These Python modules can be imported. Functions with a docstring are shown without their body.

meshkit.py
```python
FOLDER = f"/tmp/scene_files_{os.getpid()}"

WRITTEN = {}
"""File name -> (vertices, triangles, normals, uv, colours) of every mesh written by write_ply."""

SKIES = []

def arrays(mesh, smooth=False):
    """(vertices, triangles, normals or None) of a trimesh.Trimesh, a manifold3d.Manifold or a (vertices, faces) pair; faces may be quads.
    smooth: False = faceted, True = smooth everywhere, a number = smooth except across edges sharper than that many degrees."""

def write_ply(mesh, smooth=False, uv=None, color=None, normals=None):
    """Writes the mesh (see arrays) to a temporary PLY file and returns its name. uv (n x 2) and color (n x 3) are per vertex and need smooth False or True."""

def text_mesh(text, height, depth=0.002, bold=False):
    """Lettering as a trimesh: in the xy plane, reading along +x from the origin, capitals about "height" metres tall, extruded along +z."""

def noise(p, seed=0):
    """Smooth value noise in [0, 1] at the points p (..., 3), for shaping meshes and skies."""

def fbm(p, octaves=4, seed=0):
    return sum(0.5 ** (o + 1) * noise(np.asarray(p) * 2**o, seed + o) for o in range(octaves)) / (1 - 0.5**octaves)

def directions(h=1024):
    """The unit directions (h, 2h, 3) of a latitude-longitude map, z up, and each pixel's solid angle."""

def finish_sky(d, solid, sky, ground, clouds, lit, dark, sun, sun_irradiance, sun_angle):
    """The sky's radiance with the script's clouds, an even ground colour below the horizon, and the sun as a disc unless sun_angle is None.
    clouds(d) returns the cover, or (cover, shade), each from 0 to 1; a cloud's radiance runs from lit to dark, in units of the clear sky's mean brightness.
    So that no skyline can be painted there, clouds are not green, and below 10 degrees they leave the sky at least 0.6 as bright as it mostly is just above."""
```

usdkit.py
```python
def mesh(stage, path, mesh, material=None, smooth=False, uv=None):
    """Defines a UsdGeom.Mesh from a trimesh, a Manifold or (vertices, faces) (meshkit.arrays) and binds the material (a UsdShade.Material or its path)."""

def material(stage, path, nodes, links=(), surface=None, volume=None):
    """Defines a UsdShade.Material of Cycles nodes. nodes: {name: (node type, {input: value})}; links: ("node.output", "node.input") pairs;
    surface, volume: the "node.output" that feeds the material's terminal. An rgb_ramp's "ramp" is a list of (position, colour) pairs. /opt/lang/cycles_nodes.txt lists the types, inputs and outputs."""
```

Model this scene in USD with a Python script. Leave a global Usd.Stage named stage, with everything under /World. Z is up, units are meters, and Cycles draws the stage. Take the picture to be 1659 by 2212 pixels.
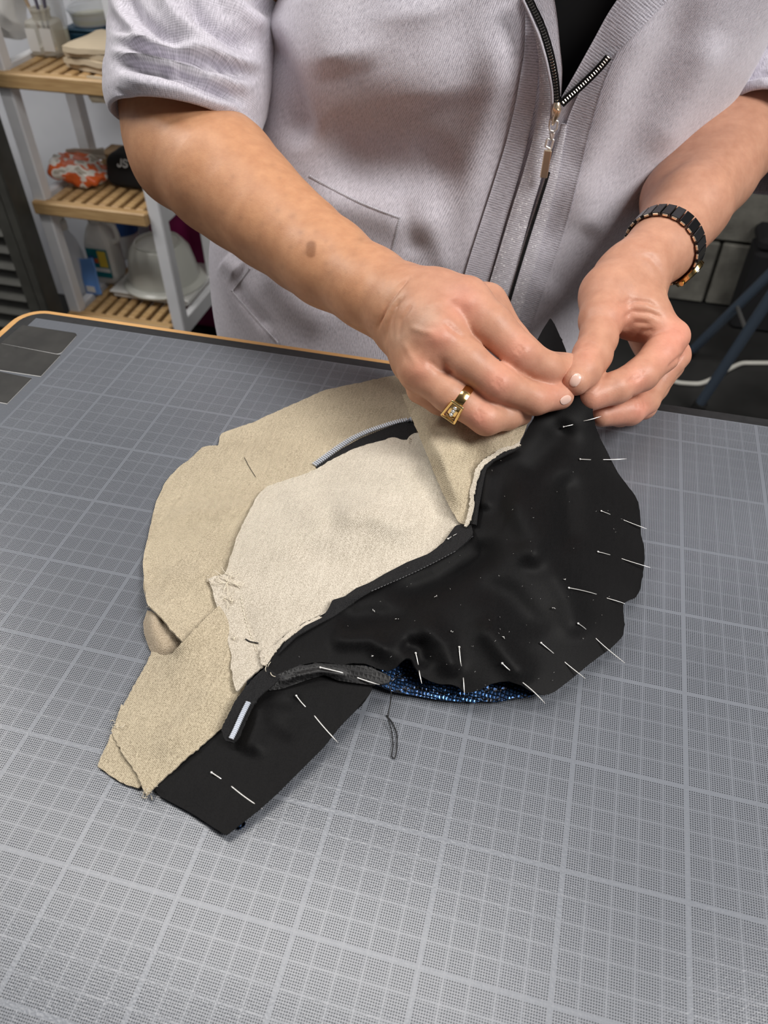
import math, random
import numpy as np, trimesh, shapely, shapely.affinity, usdkit
from shapely.geometry import Polygon
from scipy.spatial import Delaunay, cKDTree
from scipy.interpolate import RBFInterpolator, LinearNDInterpolator, PchipInterpolator
from pxr import Usd, UsdGeom, UsdLux, UsdShade, Sdf, Gf, Vt

stage = Usd.Stage.CreateInMemory()
UsdGeom.SetStageUpAxis(stage, "Z")
UsdGeom.SetStageMetersPerUnit(stage, 1.0)
UsdGeom.Xform.Define(stage, "/World")
UsdGeom.Scope.Define(stage, "/World/Looks")
rng = np.random.default_rng(7)
random.seed(7)
Z0 = 0.90            # height of the mat surface above the floor; all modelling below is in "mat" coordinates (mat top = 0)

# ------------------------------------------------------------------ camera (solved from the mat's 5 cm grid)
R = np.array([[.967895207, .251352215, -.000965808], [-.176517145, .682449309, .709298695], [.178942913, -.686356325, .70490739]])
C = np.array([.3596, -.4379, .3318])
F, W, H = 1676.2, 1659.0, 2212.0
cam = UsdGeom.Camera.Define(stage, "/World/camera")
m4 = np.eye(4); m4[:3, :3] = R; m4[3, :3] = C + [0, 0, Z0]
cam.AddTransformOp().Set(Gf.Matrix4d(*m4.ravel().tolist()))
cam.CreateHorizontalApertureAttr(36.0)
cam.CreateVerticalApertureAttr(36.0 * H / W)
cam.CreateFocalLengthAttr(36.0 * F / W)
cam.CreateClippingRangeAttr(Gf.Vec2f(0.02, 100))
cam.CreateFStopAttr(18.0)
cam.CreateFocusDistanceAttr(0.43)
cam.GetPrim().CreateAttribute("exposure", Sdf.ValueTypeNames.Float).Set(0.0)

# ------------------------------------------------------------------ light: ceiling panels + a little ambient from the dome
def rect_light(name, x, y, z, w, h, power, col):
    l = UsdLux.RectLight.Define(stage, "/World/" + name)
    l.AddTranslateOp().Set(Gf.Vec3d(x, y, z + Z0))
    l.CreateWidthAttr(w); l.CreateHeightAttr(h); l.CreateIntensityAttr(power); l.CreateColorAttr(Gf.Vec3f(*col))
rect_light("ceiling_light_panel", -0.10, 0.06, 1.60, 1.3, 0.30, 10.8, (1.0, .97, .93))
rect_light("ceiling_light_panel_001", 1.45, -0.40, 1.38, 0.9, 0.6, 27.0, (1.0, .97, .93))
rect_light("ceiling_light_panel_002", -1.75, 0.30, 1.60, 0.9, 0.6, 23.0, (1.0, .97, .93))
dome = UsdLux.DomeLight.Define(stage, "/World/dome")
dome.CreateIntensityAttr(0.12); dome.CreateColorAttr(Gf.Vec3f(.9, .95, 1.0))

# ------------------------------------------------------------------ geometry of sight: where a sighted point lies at a depth / height / wall
def V3(*a): return np.array(a, float)
def at(px, py, d):
    px, py, d = np.broadcast_arrays(np.asarray(px, float), np.asarray(py, float), np.asarray(d, float))
    q = np.stack([(px - W / 2) / F * d, -(py - H / 2) / F * d, -d], -1)
    return C + q @ R
def onz(px, py, z=0.0):
    v = at(px, py, 1.0) - C
    return C + v * ((np.asarray(z) - C[2]) / v[..., 2])[..., None]
def ony(px, py, y):
    v = at(px, py, 1.0) - C
    return C + v * ((np.asarray(y) - C[1]) / v[..., 1])[..., None]
def topx(p):
    q = (np.asarray(p, float) - C) @ R.T
    return np.stack([W / 2 + F * q[..., 0] / -q[..., 2], H / 2 - F * q[..., 1] / -q[..., 2], -q[..., 2]], -1)

# ------------------------------------------------------------------ materials
def mat(name, nodes, links=(), surface="p.BSDF"):
    return usdkit.material(stage, "/World/Looks/" + name, nodes, links, surface=surface)
def plain(name, col, rough=.5, metal=0.0, bump=0.0, bscale=300, **kw):
    n = {"p": ("principled_bsdf", {"base_color": col, "roughness": rough, "metallic": metal, **kw})}
    l = []
    if bump:
        n["g"] = ("geometry", {}); n["n"] = ("noise_texture", {"scale": bscale, "detail": 4}); n["b"] = ("bump", {"strength": bump, "distance": .001})
        l = [("g.position", "n.vector"), ("n.fac", "b.height"), ("b.normal", "p.normal")]
    return mat(name, n, l)
def mottled(name, c1, c2, scale=60, rough=.7, bump=.3, bscale=None, detail=5, dist=.001, lo=.35, hi=.65, stretch=(1, 1, 1), **kw):
    return mat(name, {"g": ("geometry", {}), "m": ("mapping", {"scale": stretch}), "n": ("noise_texture", {"scale": scale, "detail": detail}),
        "r": ("rgb_ramp", {"ramp": [(lo, c1), (hi, c2)]}), "n2": ("noise_texture", {"scale": bscale or scale * 4, "detail": 3}),
        "b": ("bump", {"strength": bump, "distance": dist}), "p": ("principled_bsdf", {"roughness": rough, **kw})},
        [("g.position", "m.vector"), ("m.vector", "n.vector"), ("m.vector", "n2.vector"), ("n.fac", "r.fac"), ("r.color", "p.base_color"), ("n2.fac", "b.height"), ("b.normal", "p.normal")])

def mat_grid():
    n = {"g": ("geometry", {}), "s": ("separate_xyz", {}), "p": ("principled_bsdf", {"roughness": .30})}
    l = [("g.position", "s.vector")]
    prev = None
    def line(tag, axis, step, half, soft):
        n["pp" + tag] = ("math", {"math_type": "pingpong", "value2": step / 2}); l.append(("s." + axis, f"pp{tag}.value1"))
        n["mr" + tag] = ("map_range", {"range_type": "smoothstep", "from_min": half - soft, "from_max": half + soft, "to_min": 1.0, "to_max": 0.0, "clamp": True}); l.append((f"pp{tag}.value", f"mr{tag}.value"))
        return f"mr{tag}.result"
    names = []
    for i, (step, half, soft) in enumerate(((.001, .00025, .00003), (.01, .00042, .00005), (.05, .0010, .0001))):
        for ax in "xy":
            names.append(line(f"{i}{ax}", ax, step, half, soft))
    def mx(tag, a, b):
        n[tag] = ("math", {"math_type": "maximum"}); l.append((a, tag + ".value1")); l.append((b, tag + ".value2")); return tag + ".value"
    cur = mx("a0", names[0], names[1]); cur = mx("a1", cur, names[2]); cur = mx("a2", cur, names[3])
    thick = mx("b0", names[4], names[5])
    # the plain margin left of the first line
    n["mx"] = ("math", {"math_type": "less_than", "value2": -.0009}); l.append(("s.x", "mx.value1"))
    n["wear"] = ("noise_texture", {"scale": 14, "detail": 4}); l.append(("g.position", "wear.vector"))
    n["wr"] = ("rgb_ramp", {"ramp": [(.3, (.150, .162, .187)), (.7, (.175, .188, .215))]}); l.append(("wear.fac", "wr.fac"))
    n["c1"] = ("mix", {"color1": (.010, .011, .014)}); l += [(cur, "c1.fac"), ("wr.color", "c1.color2")]
    n["c2"] = ("mix", {"color2": (.158, .171, .197)}); l += [(thick, "c2.fac"), ("c1.color", "c2.color1")]
    n["c3"] = ("mix", {"color2": (.120, .130, .150)}); l += [("mx.value", "c3.fac"), ("c2.color", "c3.color1"), ("c3.color", "p.base_color")]
    n["sp"] = ("math", {"math_type": "multiply_add", "value2": 1.0, "value3": .03}); l += [(cur, "sp.value1"), ("sp.value", "p.specular_ior_level")]
    n["nb"] = ("noise_texture", {"scale": 900, "detail": 2}); n["bp"] = ("bump", {"strength": .25, "distance": .0004})
    l += [("g.position", "nb.vector"), ("nb.fac", "bp.height"), ("bp.normal", "p.normal")]
    return mat("mat_grid", n, l)

def weave(name, c_dark, c_light, scale, ang, rough=.9, slub=.28, bump=.8, sheen=0.2, spec=.2):
    """woven cloth: two crossed fine waves plus slubs, in world xy"""
    k = scale
    n = {"g": ("geometry", {}), "m": ("mapping", {"rotation": (0, 0, ang)}),
         "w1": ("wave_texture", {"wave_type": "bands", "bands_direction": "x", "scale": k, "distortion": 1.2, "detail": 2, "detail_scale": 2.0}),
         "w2": ("wave_texture", {"wave_type": "bands", "bands_direction": "y", "scale": k, "distortion": 1.2, "detail": 2, "detail_scale": 2.0}),
         "ad": ("math", {"math_type": "multiply"}),
         "ms": ("mapping", {"scale": (900, 90, 300), "rotation": (0, 0, ang)}), "ns": ("noise_texture", {"scale": 1.0, "detail": 3}),
         "nm": ("noise_texture", {"scale": 1500, "detail": 2, "roughness": .6}),
         "nl": ("noise_texture", {"scale": 30, "detail": 3}),
         "s1": ("math", {"math_type": "multiply_add", "value2": .5, "value3": .0}), "s2": ("math", {"math_type": "multiply_add", "value2": slub}),
         "s3": ("math", {"math_type": "multiply_add", "value2": 1.0}), "s4": ("math", {"math_type": "multiply_add", "value2": .2}),
         "r": ("rgb_ramp", {"ramp": [(.60, c_dark), (1.0, c_light)]}), "b": ("bump", {"strength": bump, "distance": .0004}),
         "p": ("principled_bsdf", {"roughness": rough, "sheen_weight": sheen, "sheen_roughness": .4, "specular_ior_level": spec})}
    l = [("g.position", "m.vector"), ("m.vector", "w1.vector"), ("m.vector", "w2.vector"), ("w1.fac", "ad.value1"), ("w2.fac", "ad.value2"),
         ("g.position", "ms.vector"), ("ms.vector", "ns.vector"), ("g.position", "nm.vector"), ("g.position", "nl.vector"),
         ("ad.value", "s1.value1"), ("ns.fac", "s2.value1"), ("s1.value", "s2.value3"), ("nm.fac", "s3.value1"), ("s2.value", "s3.value3"), ("nl.fac", "s4.value1"), ("s3.value", "s4.value3"),
         ("s4.value", "r.fac"), ("r.color", "p.base_color"), ("s3.value", "b.height"), ("b.normal", "p.normal")]
    return mat(name, n, l)

def knit(name, c_dark, c_light, wale, glitter=0.0, axis="x", rib=.26):
    """fine knit, UV in metres: wales along v, heather flecks stretched along v, optional lurex sparkle"""
    n = {"t": ("texture_coordinate", {}),
         "w": ("wave_texture", {"wave_type": "bands", "bands_direction": axis, "scale": .314 / wale, "distortion": 1.5, "detail": 2, "detail_scale": 3}),
         "w2": ("wave_texture", {"wave_type": "bands", "bands_direction": "y" if axis == "x" else "x", "scale": .5 / wale, "distortion": 2.0, "detail": 2, "detail_scale": 3}),
         "ms": ("mapping", {"scale": (1400, 260, 1) if axis == "x" else (260, 1400, 1)}), "ns": ("noise_texture", {"scale": 1.0, "detail": 3, "roughness": .65}),
         "nl": ("noise_texture", {"scale": 25, "detail": 4}),
         "s1": ("math", {"math_type": "multiply_add", "value2": rib, "value3": .5 * (.34 - rib)}), "s2": ("math", {"math_type": "multiply_add", "value2": .12}),
         "s3": ("math", {"math_type": "multiply_add", "value2": .9}), "s4": ("math", {"math_type": "multiply_add", "value2": .25}),
         "r": ("rgb_ramp", {"ramp": [(.42, c_dark), (1.05 / 1.1, c_light)]}), "b": ("bump", {"strength": .55, "distance": .0006}),
         "p": ("principled_bsdf", {"roughness": .85, "sheen_weight": .35, "sheen_roughness": .4, "specular_ior_level": .25})}
    l = [("t.UV", "w.vector"), ("t.UV", "w2.vector"), ("t.UV", "ms.vector"), ("ms.vector", "ns.vector"), ("t.UV", "nl.vector"),
         ("w.fac", "s1.value1"), ("w2.fac", "s2.value1"), ("s1.value", "s2.value3"), ("ns.fac", "s3.value1"), ("s2.value", "s3.value3"), ("nl.fac", "s4.value1"), ("s3.value", "s4.value3"),
         ("s4.value", "r.fac"), ("r.color", "p.base_color"), ("s3.value", "b.height"), ("b.normal", "p.normal")]
    if glitter:
        n["v"] = ("voronoi_texture", {"scale": 900, "randomness": 1.0}); n["gt"] = ("separate_color", {}); n["gl"] = ("math", {"math_type": "greater_than", "value2": 1 - glitter})
        l += [("t.UV", "v.vector"), ("v.color", "gt.color"), ("gt.r", "gl.value1")]
        n["rm"] = ("map_range", {"from_min": 0.0, "from_max": 1.0, "to_min": .85, "to_max": .25}); l += [("gl.value", "rm.value"), ("rm.result", "p.roughness")]
        n["gm"] = ("mix", {"color2": (.95, .95, 1.0)}); l.remove(("r.color", "p.base_color")); l += [("gl.value", "gm.fac"), ("r.color", "gm.color1"), ("gm.color", "p.base_color")]
    return mat(name, n, l)

def wood(name, c1, c2, axis=(1, 12, 12), scale=9, rough=.5):
    return mottled(name, c1, c2, scale=scale, rough=rough, bump=.08, stretch=axis, lo=.3, hi=.7)

M = {}
M["mat_grid"] = mat_grid()
M["mat_dark"] = mottled("mat_dark", (.016, .0165, .018), (.022, .0225, .024), 200, .45, .1)
M["strip_dark"] = mottled("strip_dark", (.017, .0165, .016), (.032, .031, .029), 40, .5, .15)
M["worn_edge"] = plain("worn_edge", (.36, .36, .36), .6)
M["ply"] = wood("ply", (.56, .30, .105), (.64, .37, .15), (3, 30, 30), 6, .4)
M["black_board"] = mottled("black_board", (.012, .012, .013), (.02, .02, .021), 60, .5, .1)
M["bamboo"] = wood("bamboo", (.42, .25, .105), (.60, .40, .19), (2, 18, 30), 8, .5)
M["white_paint"] = mottled("white_paint", (.78, .79, .82), (.84, .85, .88), 20, .45, .05)
M["white_wall"] = mottled("white_wall", (.70, .72, .78), (.80, .82, .87), 6, .35, .05)
M["door_grey"] = mottled("door_grey", (.050, .050, .044), (.066, .066, .058), 30, .5, .1)
M["block"] = mottled("block", (.12, .115, .10), (.20, .195, .17), 18, .9, .8, bscale=260, dist=.003)
M["mortar"] = mottled("mortar", (.085, .082, .073), (.15, .145, .128), 60, .95, .6, bscale=400, dist=.002)
M["floor_dark"] = mottled("floor_dark", (.012, .012, .012), (.030, .030, .030), 5, .55, .1)
M["ceiling"] = plain("ceiling", (.5, .5, .5), .9)
M["wall_plain"] = plain("wall_plain", (.36, .36, .37), .9)
M["linen"] = weave("linen", (.24, .195, .13), (.60, .515, .375), 480, .5)
M["linen_light"] = weave("linen_light", (.34, .295, .23), (.70, .635, .535), 480, .3)
M["linen_brown"] = weave("linen_brown", (.26, .20, .13), (.52, .43, .32), 520, 1.0)
M["black_cloth"] = weave("black_cloth", (.0028, .0028, .0032), (.0078, .0076, .0080), 700, .4, rough=.55, sheen=.0, bump=.2, spec=.10)
M["black_tape"] = weave("black_tape", (.004, .004, .005), (.014, .014, .015), 420, 1.1, rough=.7, sheen=.05, bump=.8)
M["steel"] = plain("steel", (.92, .91, .88), .38, .75)
M["zip_white"] = plain("zip_white", (.62, .66, .74), .3, .15)
M["gold"] = plain("gold", (.80, .56, .24), .16, 1.0)
M["pale_gold"] = plain("pale_gold", (.90, .74, .55), .30, .9)
M["gunmetal"] = plain("gunmetal", (.30, .285, .26), .22, 1.0)
M["ceramic_black"] = plain("ceramic_black", (.010, .010, .011), .12, 0, coat_weight=.5)
M["thread_black"] = plain("thread_black", (.006, .006, .007), .7)
M["thread_cream"] = plain("thread_cream", (.75, .68, .55), .8)
M["lint_white"] = plain("lint_white", (.75, .74, .72), .8)
M["stone_clear"] = plain("stone_clear", (.85, .85, .85), .05, .6)
M["knit"] = knit("knit", (.25, .235, .28), (.78, .75, .83), .0011)
M["knit_sleeve"] = knit("knit_sleeve", (.21, .20, .235), (.68, .65, .725), .0014, rib=.07)
M["knit_rib"] = knit("knit_rib", (.22, .21, .25), (.68, .66, .74), .0018, axis="y")
M["knit_lurex"] = knit("knit_lurex", (.25, .24, .275), (.72, .70, .77), .0016, glitter=.05, axis="y")
M["stitch_lurex"] = plain("stitch_lurex", (.62, .60, .60), .35, .5)
M["top_black"] = plain("top_black", (.003, .003, .004), .9)
M["trousers"] = mottled("trousers", (.006, .006, .007), (.011, .011, .012), 300, .9, .3)
M["hair"] = mottled("hair", (.10, .06, .035), (.20, .13, .08), 60, .5, .6, stretch=(6, 6, 1))
M["shoe"] = plain("shoe", (.015, .015, .016), .5)
M["nail"] = plain("nail", (.72, .48, .40), .22, 0, coat_weight=.4)
def skin():
    n = {"a": ("attribute", {"attribute": "skin"}), "g": ("geometry", {}), "n": ("noise_texture", {"scale": 110, "detail": 5, "roughness": .6}),
         "n2": ("voronoi_texture", {"scale": 900}), "n3": ("noise_texture", {"scale": 420, "detail": 3}),
         "r": ("rgb_ramp", {"ramp": [(.3, (.90, .86, .84)), (.7, (1.08, 1.10, 1.10))]}), "mx": ("mix", {"mix_type": "multiply", "fac": 1.0}),
         "ad": ("math", {"math_type": "multiply_add", "value2": .5}), "b": ("bump", {"strength": .11, "distance": .0006}),
         "p": ("principled_bsdf", {"roughness": .47, "subsurface_weight": .12, "subsurface_radius": (1.0, .35, .2), "subsurface_scale": .004, "specular_ior_level": .4})}
    l = [("g.position", "n.vector"), ("g.position", "n2.vector"), ("g.position", "n3.vector"), ("n.fac", "r.fac"), ("a.color", "mx.color1"), ("r.color", "mx.color2"), ("mx.color", "p.base_color"),
         ("n2.distance", "ad.value1"), ("n3.fac", "ad.value3"), ("ad.value", "b.height"), ("b.normal", "p.normal")]
    return mat("skin", n, l)
M["skin"] = skin()
def snake():
    n = {"g": ("geometry", {}), "v": ("voronoi_texture", {"scale": 540, "feature": "distance_to_edge", "randomness": .4}),
         "lo": ("noise_texture", {"scale": 35, "detail": 2}),
         "r": ("rgb_ramp", {"ramp": [(0.06, (.004, .004, .005)), (.18, (.035, .10, .25))]}), "r2": ("rgb_ramp", {"ramp": [(.35, (.25, .25, .3)), (.6, (1.4, 1.4, 1.4))]}),
         "mx": ("mix", {"mix_type": "multiply", "fac": 1.0}), "b": ("bump", {"strength": .8, "distance": .001}),
         "p": ("principled_bsdf", {"metallic": .7, "roughness": .25})}
    l = [("g.position", "v.vector"), ("g.position", "lo.vector"), ("v.distance", "r.fac"), ("lo.fac", "r2.fac"), ("r.color", "mx.color1"), ("r2.color", "mx.color2"), ("mx.color", "p.base_color"), ("v.distance", "b.height"), ("b.normal", "p.normal")]
    return mat("snake", n, l)
M["snake"] = snake()
M["netting"] = mat("netting", {"g": ("geometry", {}), "v": ("voronoi_texture", {"scale": 480, "feature": "distance_to_edge", "randomness": .3}), "r": ("rgb_ramp", {"ramp": [(.05, (.010, .010, .011)), (.13, (.002, .002, .0025))]}), "b": ("bump", {"strength": .5, "distance": .0006, "invert": True}), "p": ("principled_bsdf", {"roughness": .5})},
    [("g.position", "v.vector"), ("v.distance", "r.fac"), ("r.color", "p.base_color"), ("v.distance", "b.height"), ("b.normal", "p.normal")])
def clear(name, col, rough=.1, w=.35):
    return mat(name, {"t": ("transparent_bsdf", {"color": col}), "p": ("principled_bsdf", {"base_color": col, "roughness": rough}), "x": ("mix_closure", {"fac": w})},
               [("t.BSDF", "x.closure1"), ("p.BSDF", "x.closure2")], surface="x.closure")
M["clear_plastic"] = clear("clear_plastic", (.85, .87, .9), .15, .45)
M["clear_glass"] = clear("clear_glass", (.80, .78, .72), .08, .35)
M["film_white"] = clear("film_white", (.85, .84, .82), .3, .7)
for nm, col, ro in (("label_white", (.78, .77, .75), .6), ("brush_dark", (.10, .09, .13), .6), ("brush_wood", (.35, .25, .16), .6), ("tube_pale", (.62, .64, .55), .4), ("dish_green", (.42, .40, .12), .4),
                    ("teal", (.006, .045, .085), .5), ("plastic_white", (.76, .76, .74), .35), ("bowl_pearl", (.62, .63, .58), .28), ("orange", (.70, .14, .03), .4), ("bag_grey", (.42, .38, .32), .5),
                    ("card_brown", (.22, .14, .07), .8), ("cloth_black", (.006, .006, .008), .85), ("letter_white", (.7, .7, .7), .7), ("red", (.5, .03, .04), .35), ("magenta", (.22, .008, .085), .6),
                    ("blue_pack", (.16, .34, .75), .35), ("yellow", (.75, .55, .06), .45), ("teal_label", (.01, .19, .22), .45), ("blue_label", (.03, .10, .32), .45), ("cream_cloth", (.60, .50, .36), .9), ("tan_label", (.45, .27, .12), .6),
                    ("tube_blue", (.055, .075, .105), .35), ("rubber", (.008, .008, .008), .6), ("rod_grey", (.10, .10, .10), .5), ("cable_white", (.62, .61, .56), .4), ("screw", (.05, .05, .05), .4),
                    ("panel_dark", (.02, .02, .022), .6), ("lamp_frame", (.7, .7, .7), .5)):
    M[nm] = plain(nm, col, ro)

# ------------------------------------------------------------------ scene tree helpers
used, locs = {}, {}
def numbered(parent, name):
    k = f"{parent}/{name}"; i = used.get(k, 0); used[k] = i + 1
    return k if i == 0 else f"{k}_{i:03d}"
def put(prim, **kw):
    for k, v in kw.items():
        if v: prim.SetCustomDataByKey(k, v)
def thing(name, label, cat, loc=(0, 0, 0), group=None, kind=None):
    p = numbered("/World", name); x = UsdGeom.Xform.Define(stage, p)
    loc = np.asarray(loc, float); x.AddTranslateOp().Set(Gf.Vec3d(*map(float, loc + [0, 0, Z0])))
    locs[p] = loc; put(x.GetPrim(), label=label, category=cat, group=group, kind=kind)
    return p
def obj(name, mesh, m, parent="/World", label=None, cat=None, group=None, kind=None, smooth=35, uv=None, skin=None):
    """one Mesh prim; mesh is given in mat coordinates"""
    if isinstance(mesh, trimesh.Trimesh): v, f = np.array(mesh.vertices), np.array(mesh.faces)
    elif hasattr(mesh, "to_mesh"): q = mesh.to_mesh(); v, f = np.array(q.vert_properties[:, :3]), np.array(q.tri_verts)
    else: v, f = np.asarray(mesh[0], float), np.asarray(mesh[1], int)
    p = numbered(parent, name)
    base = locs.get(parent)
    v = v + [0, 0, Z0] if base is None else v - base
    if base is not None: locs[p] = base
    pr = usdkit.mesh(stage, p, (v, f), M[m] if isinstance(m, str) else m, smooth=smooth, uv=uv)
    if skin is not None:
        UsdGeom.PrimvarsAPI(pr).CreatePrimvar("skin", Sdf.ValueTypeNames.Color3fArray, "vertex").Set(Vt.Vec3fArray.FromNumpy(np.asarray(skin, np.float32)))
    put(pr.GetPrim(), label=label, category=cat, group=group, kind=kind)
    return p
cat_ = trimesh.util.concatenate
def box(lo, hi, bev=0.0):
    lo, hi = np.minimum(lo, hi), np.maximum(lo, hi)
    if bev <= 0:
        b = trimesh.creation.box(extents=hi - lo); b.apply_translation((lo + hi) / 2); return b
    bev = min(bev, .45 * (hi - lo).min()); pts = []
    for s in np.ndindex(2, 2, 2):
        c = np.where(s, hi, lo)
        for a in range(3):
            q = np.where(s, hi - bev, lo + bev).astype(float); q[a] = c[a]; pts.append(q)
    return trimesh.convex.convex_hull(np.array(pts))
def bar(p, q, r, n=10):
    p, q = np.asarray(p, float), np.asarray(q, float)
    c = trimesh.creation.cylinder(radius=r, segment=[p, q], sections=n); return c
def resample(pts, n):
    pts = np.asarray(pts, float); s = np.r_[0, np.cumsum(np.linalg.norm(np.diff(pts, axis=0), axis=1))]
    return np.stack([np.interp(np.linspace(0, s[-1], n), s, pts[:, k]) for k in range(pts.shape[1])], 1)
def spline(pts, n):
    pts = np.asarray(pts, float); s = np.r_[0, np.cumsum(np.linalg.norm(np.diff(pts, axis=0), axis=1))]
    from scipy.interpolate import CubicSpline, Akima1DInterpolator
    t = np.linspace(0, s[-1], n)
    return np.stack([PchipInterpolator(s, pts[:, k])(t) for k in range(pts.shape[1])], 1)
def tube(path, r, n=8, cap=True):
    """round tube along a path; r a number or one per point"""
    path = np.asarray(path, float); m = len(path); r = np.broadcast_to(r, m)
    t = np.gradient(path, axis=0); t /= np.linalg.norm(t, axis=1, keepdims=True) + 1e-12
    u = np.cross(t[0], [0, 0, 1.0]); u = u if np.linalg.norm(u) > 1e-3 else np.cross(t[0], [1.0, 0, 0]); u /= np.linalg.norm(u)
    V = []
    for i in range(m):
        u = u - t[i] * (u @ t[i]); u /= np.linalg.norm(u); w = np.cross(t[i], u)
        a = np.linspace(0, 2 * np.pi, n, endpoint=False)
        V.append(path[i] + r[i] * (np.cos(a)[:, None] * u + np.sin(a)[:, None] * w))
    V = np.concatenate(V); Fc = []
    for i in range(m - 1):
        for j in range(n):
            a, b = i * n + j, i * n + (j + 1) % n
            Fc += [[a, b, b + n], [a, b + n, a + n]]
    if cap:
        V = np.vstack([V, path[0], path[-1]]); c0, c1 = len(V) - 2, len(V) - 1
        for j in range(n):
            Fc.append([c0, (j + 1) % n, j]); Fc.append([c1, (m - 1) * n + j, (m - 1) * n + (j + 1) % n])
    return trimesh.Trimesh(V, Fc, process=False)
def lathe(profile, c, n=40):
    p = np.asarray(profile, float); a = np.linspace(0, 2 * np.pi, n, endpoint=False)
    V = np.stack([p[:, None, 0] * np.cos(a), p[:, None, 0] * np.sin(a), np.repeat(p[:, 1:2], n, 1)], -1).reshape(-1, 3) + np.asarray(c)
    Fc = []
    for i in range(len(p) - 1):
        for j in range(n):
            q, w = i * n + j, i * n + (j + 1) % n
            Fc += [[q, w, w + n], [q, w + n, q + n]]
    t = trimesh.Trimesh(V, Fc, process=False); return t
def poly_prism(pts, z0, z1):
    t = trimesh.creation.extrude_polygon(Polygon(pts), z1 - z0, engine="earcut"); t.apply_translation([0, 0, z0]); return t
def round_rect(x0, y0, x1, y1, r): return Polygon([(x0 + r, y0 + r), (x1 - r, y0 + r), (x1 - r, y1 - r), (x0 + r, y1 - r)]).buffer(r, quad_segs=8).exterior.coords[:-1]
def polydist(P, line):
    """distance of the 2D points P to the polyline, and the position along it (0..1)"""
    line = np.asarray(line, float); best = np.full(len(P), 1e9); pos = np.zeros(len(P)); L = np.r_[0, np.cumsum(np.linalg.norm(np.diff(line, axis=0), axis=1))]
    for i in range(len(line) - 1):
        a, b = line[i], line[i + 1]; ab = b - a; t = np.clip(((P - a) @ ab) / (ab @ ab + 1e-9), 0, 1)
        d = np.linalg.norm(P - a - t[:, None] * ab, axis=1); k = d < best
        best[k] = d[k]; pos[k] = (L[i] + t[k] * (L[i + 1] - L[i])) / L[-1]
    return best, pos
def ridges(P, rs):
    """sum of soft ridges: (polyline, half width, height, optional taper)"""
    out = np.zeros(len(P))
    for r in rs:
        line, w, h = r[:3]; d, s = polydist(P, line)
        tp = np.clip(np.minimum(s, 1 - s) / .25, 0, 1) if len(r) < 4 else 1.0
        tp = tp * tp * (3 - 2 * tp) if len(r) < 4 else 1.0
        out += h * np.exp(-(d / w) ** 2) * tp
    return out

# ================================================================== THE SETTING
FL = -Z0
obj("floor", box((-2.5, -2.5, FL - .05), (2.8, 1.92, FL)), "floor_dark", kind="structure", smooth=False)
obj("ceiling", box((-2.5, -2.5, 1.75), (2.8, 2.0, 1.8)), "ceiling", kind="structure", smooth=False)
obj("wall_left", box((-2.55, -2.5, FL), (-2.5, 2.0, 1.75)), "wall_plain", kind="structure", smooth=False)
obj("wall_right", box((2.8, -2.5, FL), (2.85, 2.0, 1.75)), "wall_plain", kind="structure", smooth=False)
obj("wall_front", box((-2.5, -2.55, FL), (2.8, -2.5, 1.75)), "wall_plain", kind="structure", smooth=False)
UsdGeom.Xform.Define(stage, "/World/wall_back"); wb = "/World/wall_back"; locs[wb] = V3(0, 0, -Z0); put(stage.GetPrimAtPath(wb), kind="structure")
obj("mortar", box((-2.5, 1.915, FL), (2.8, 1.97, 1.75)), "mortar", wb, smooth=False)
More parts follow.
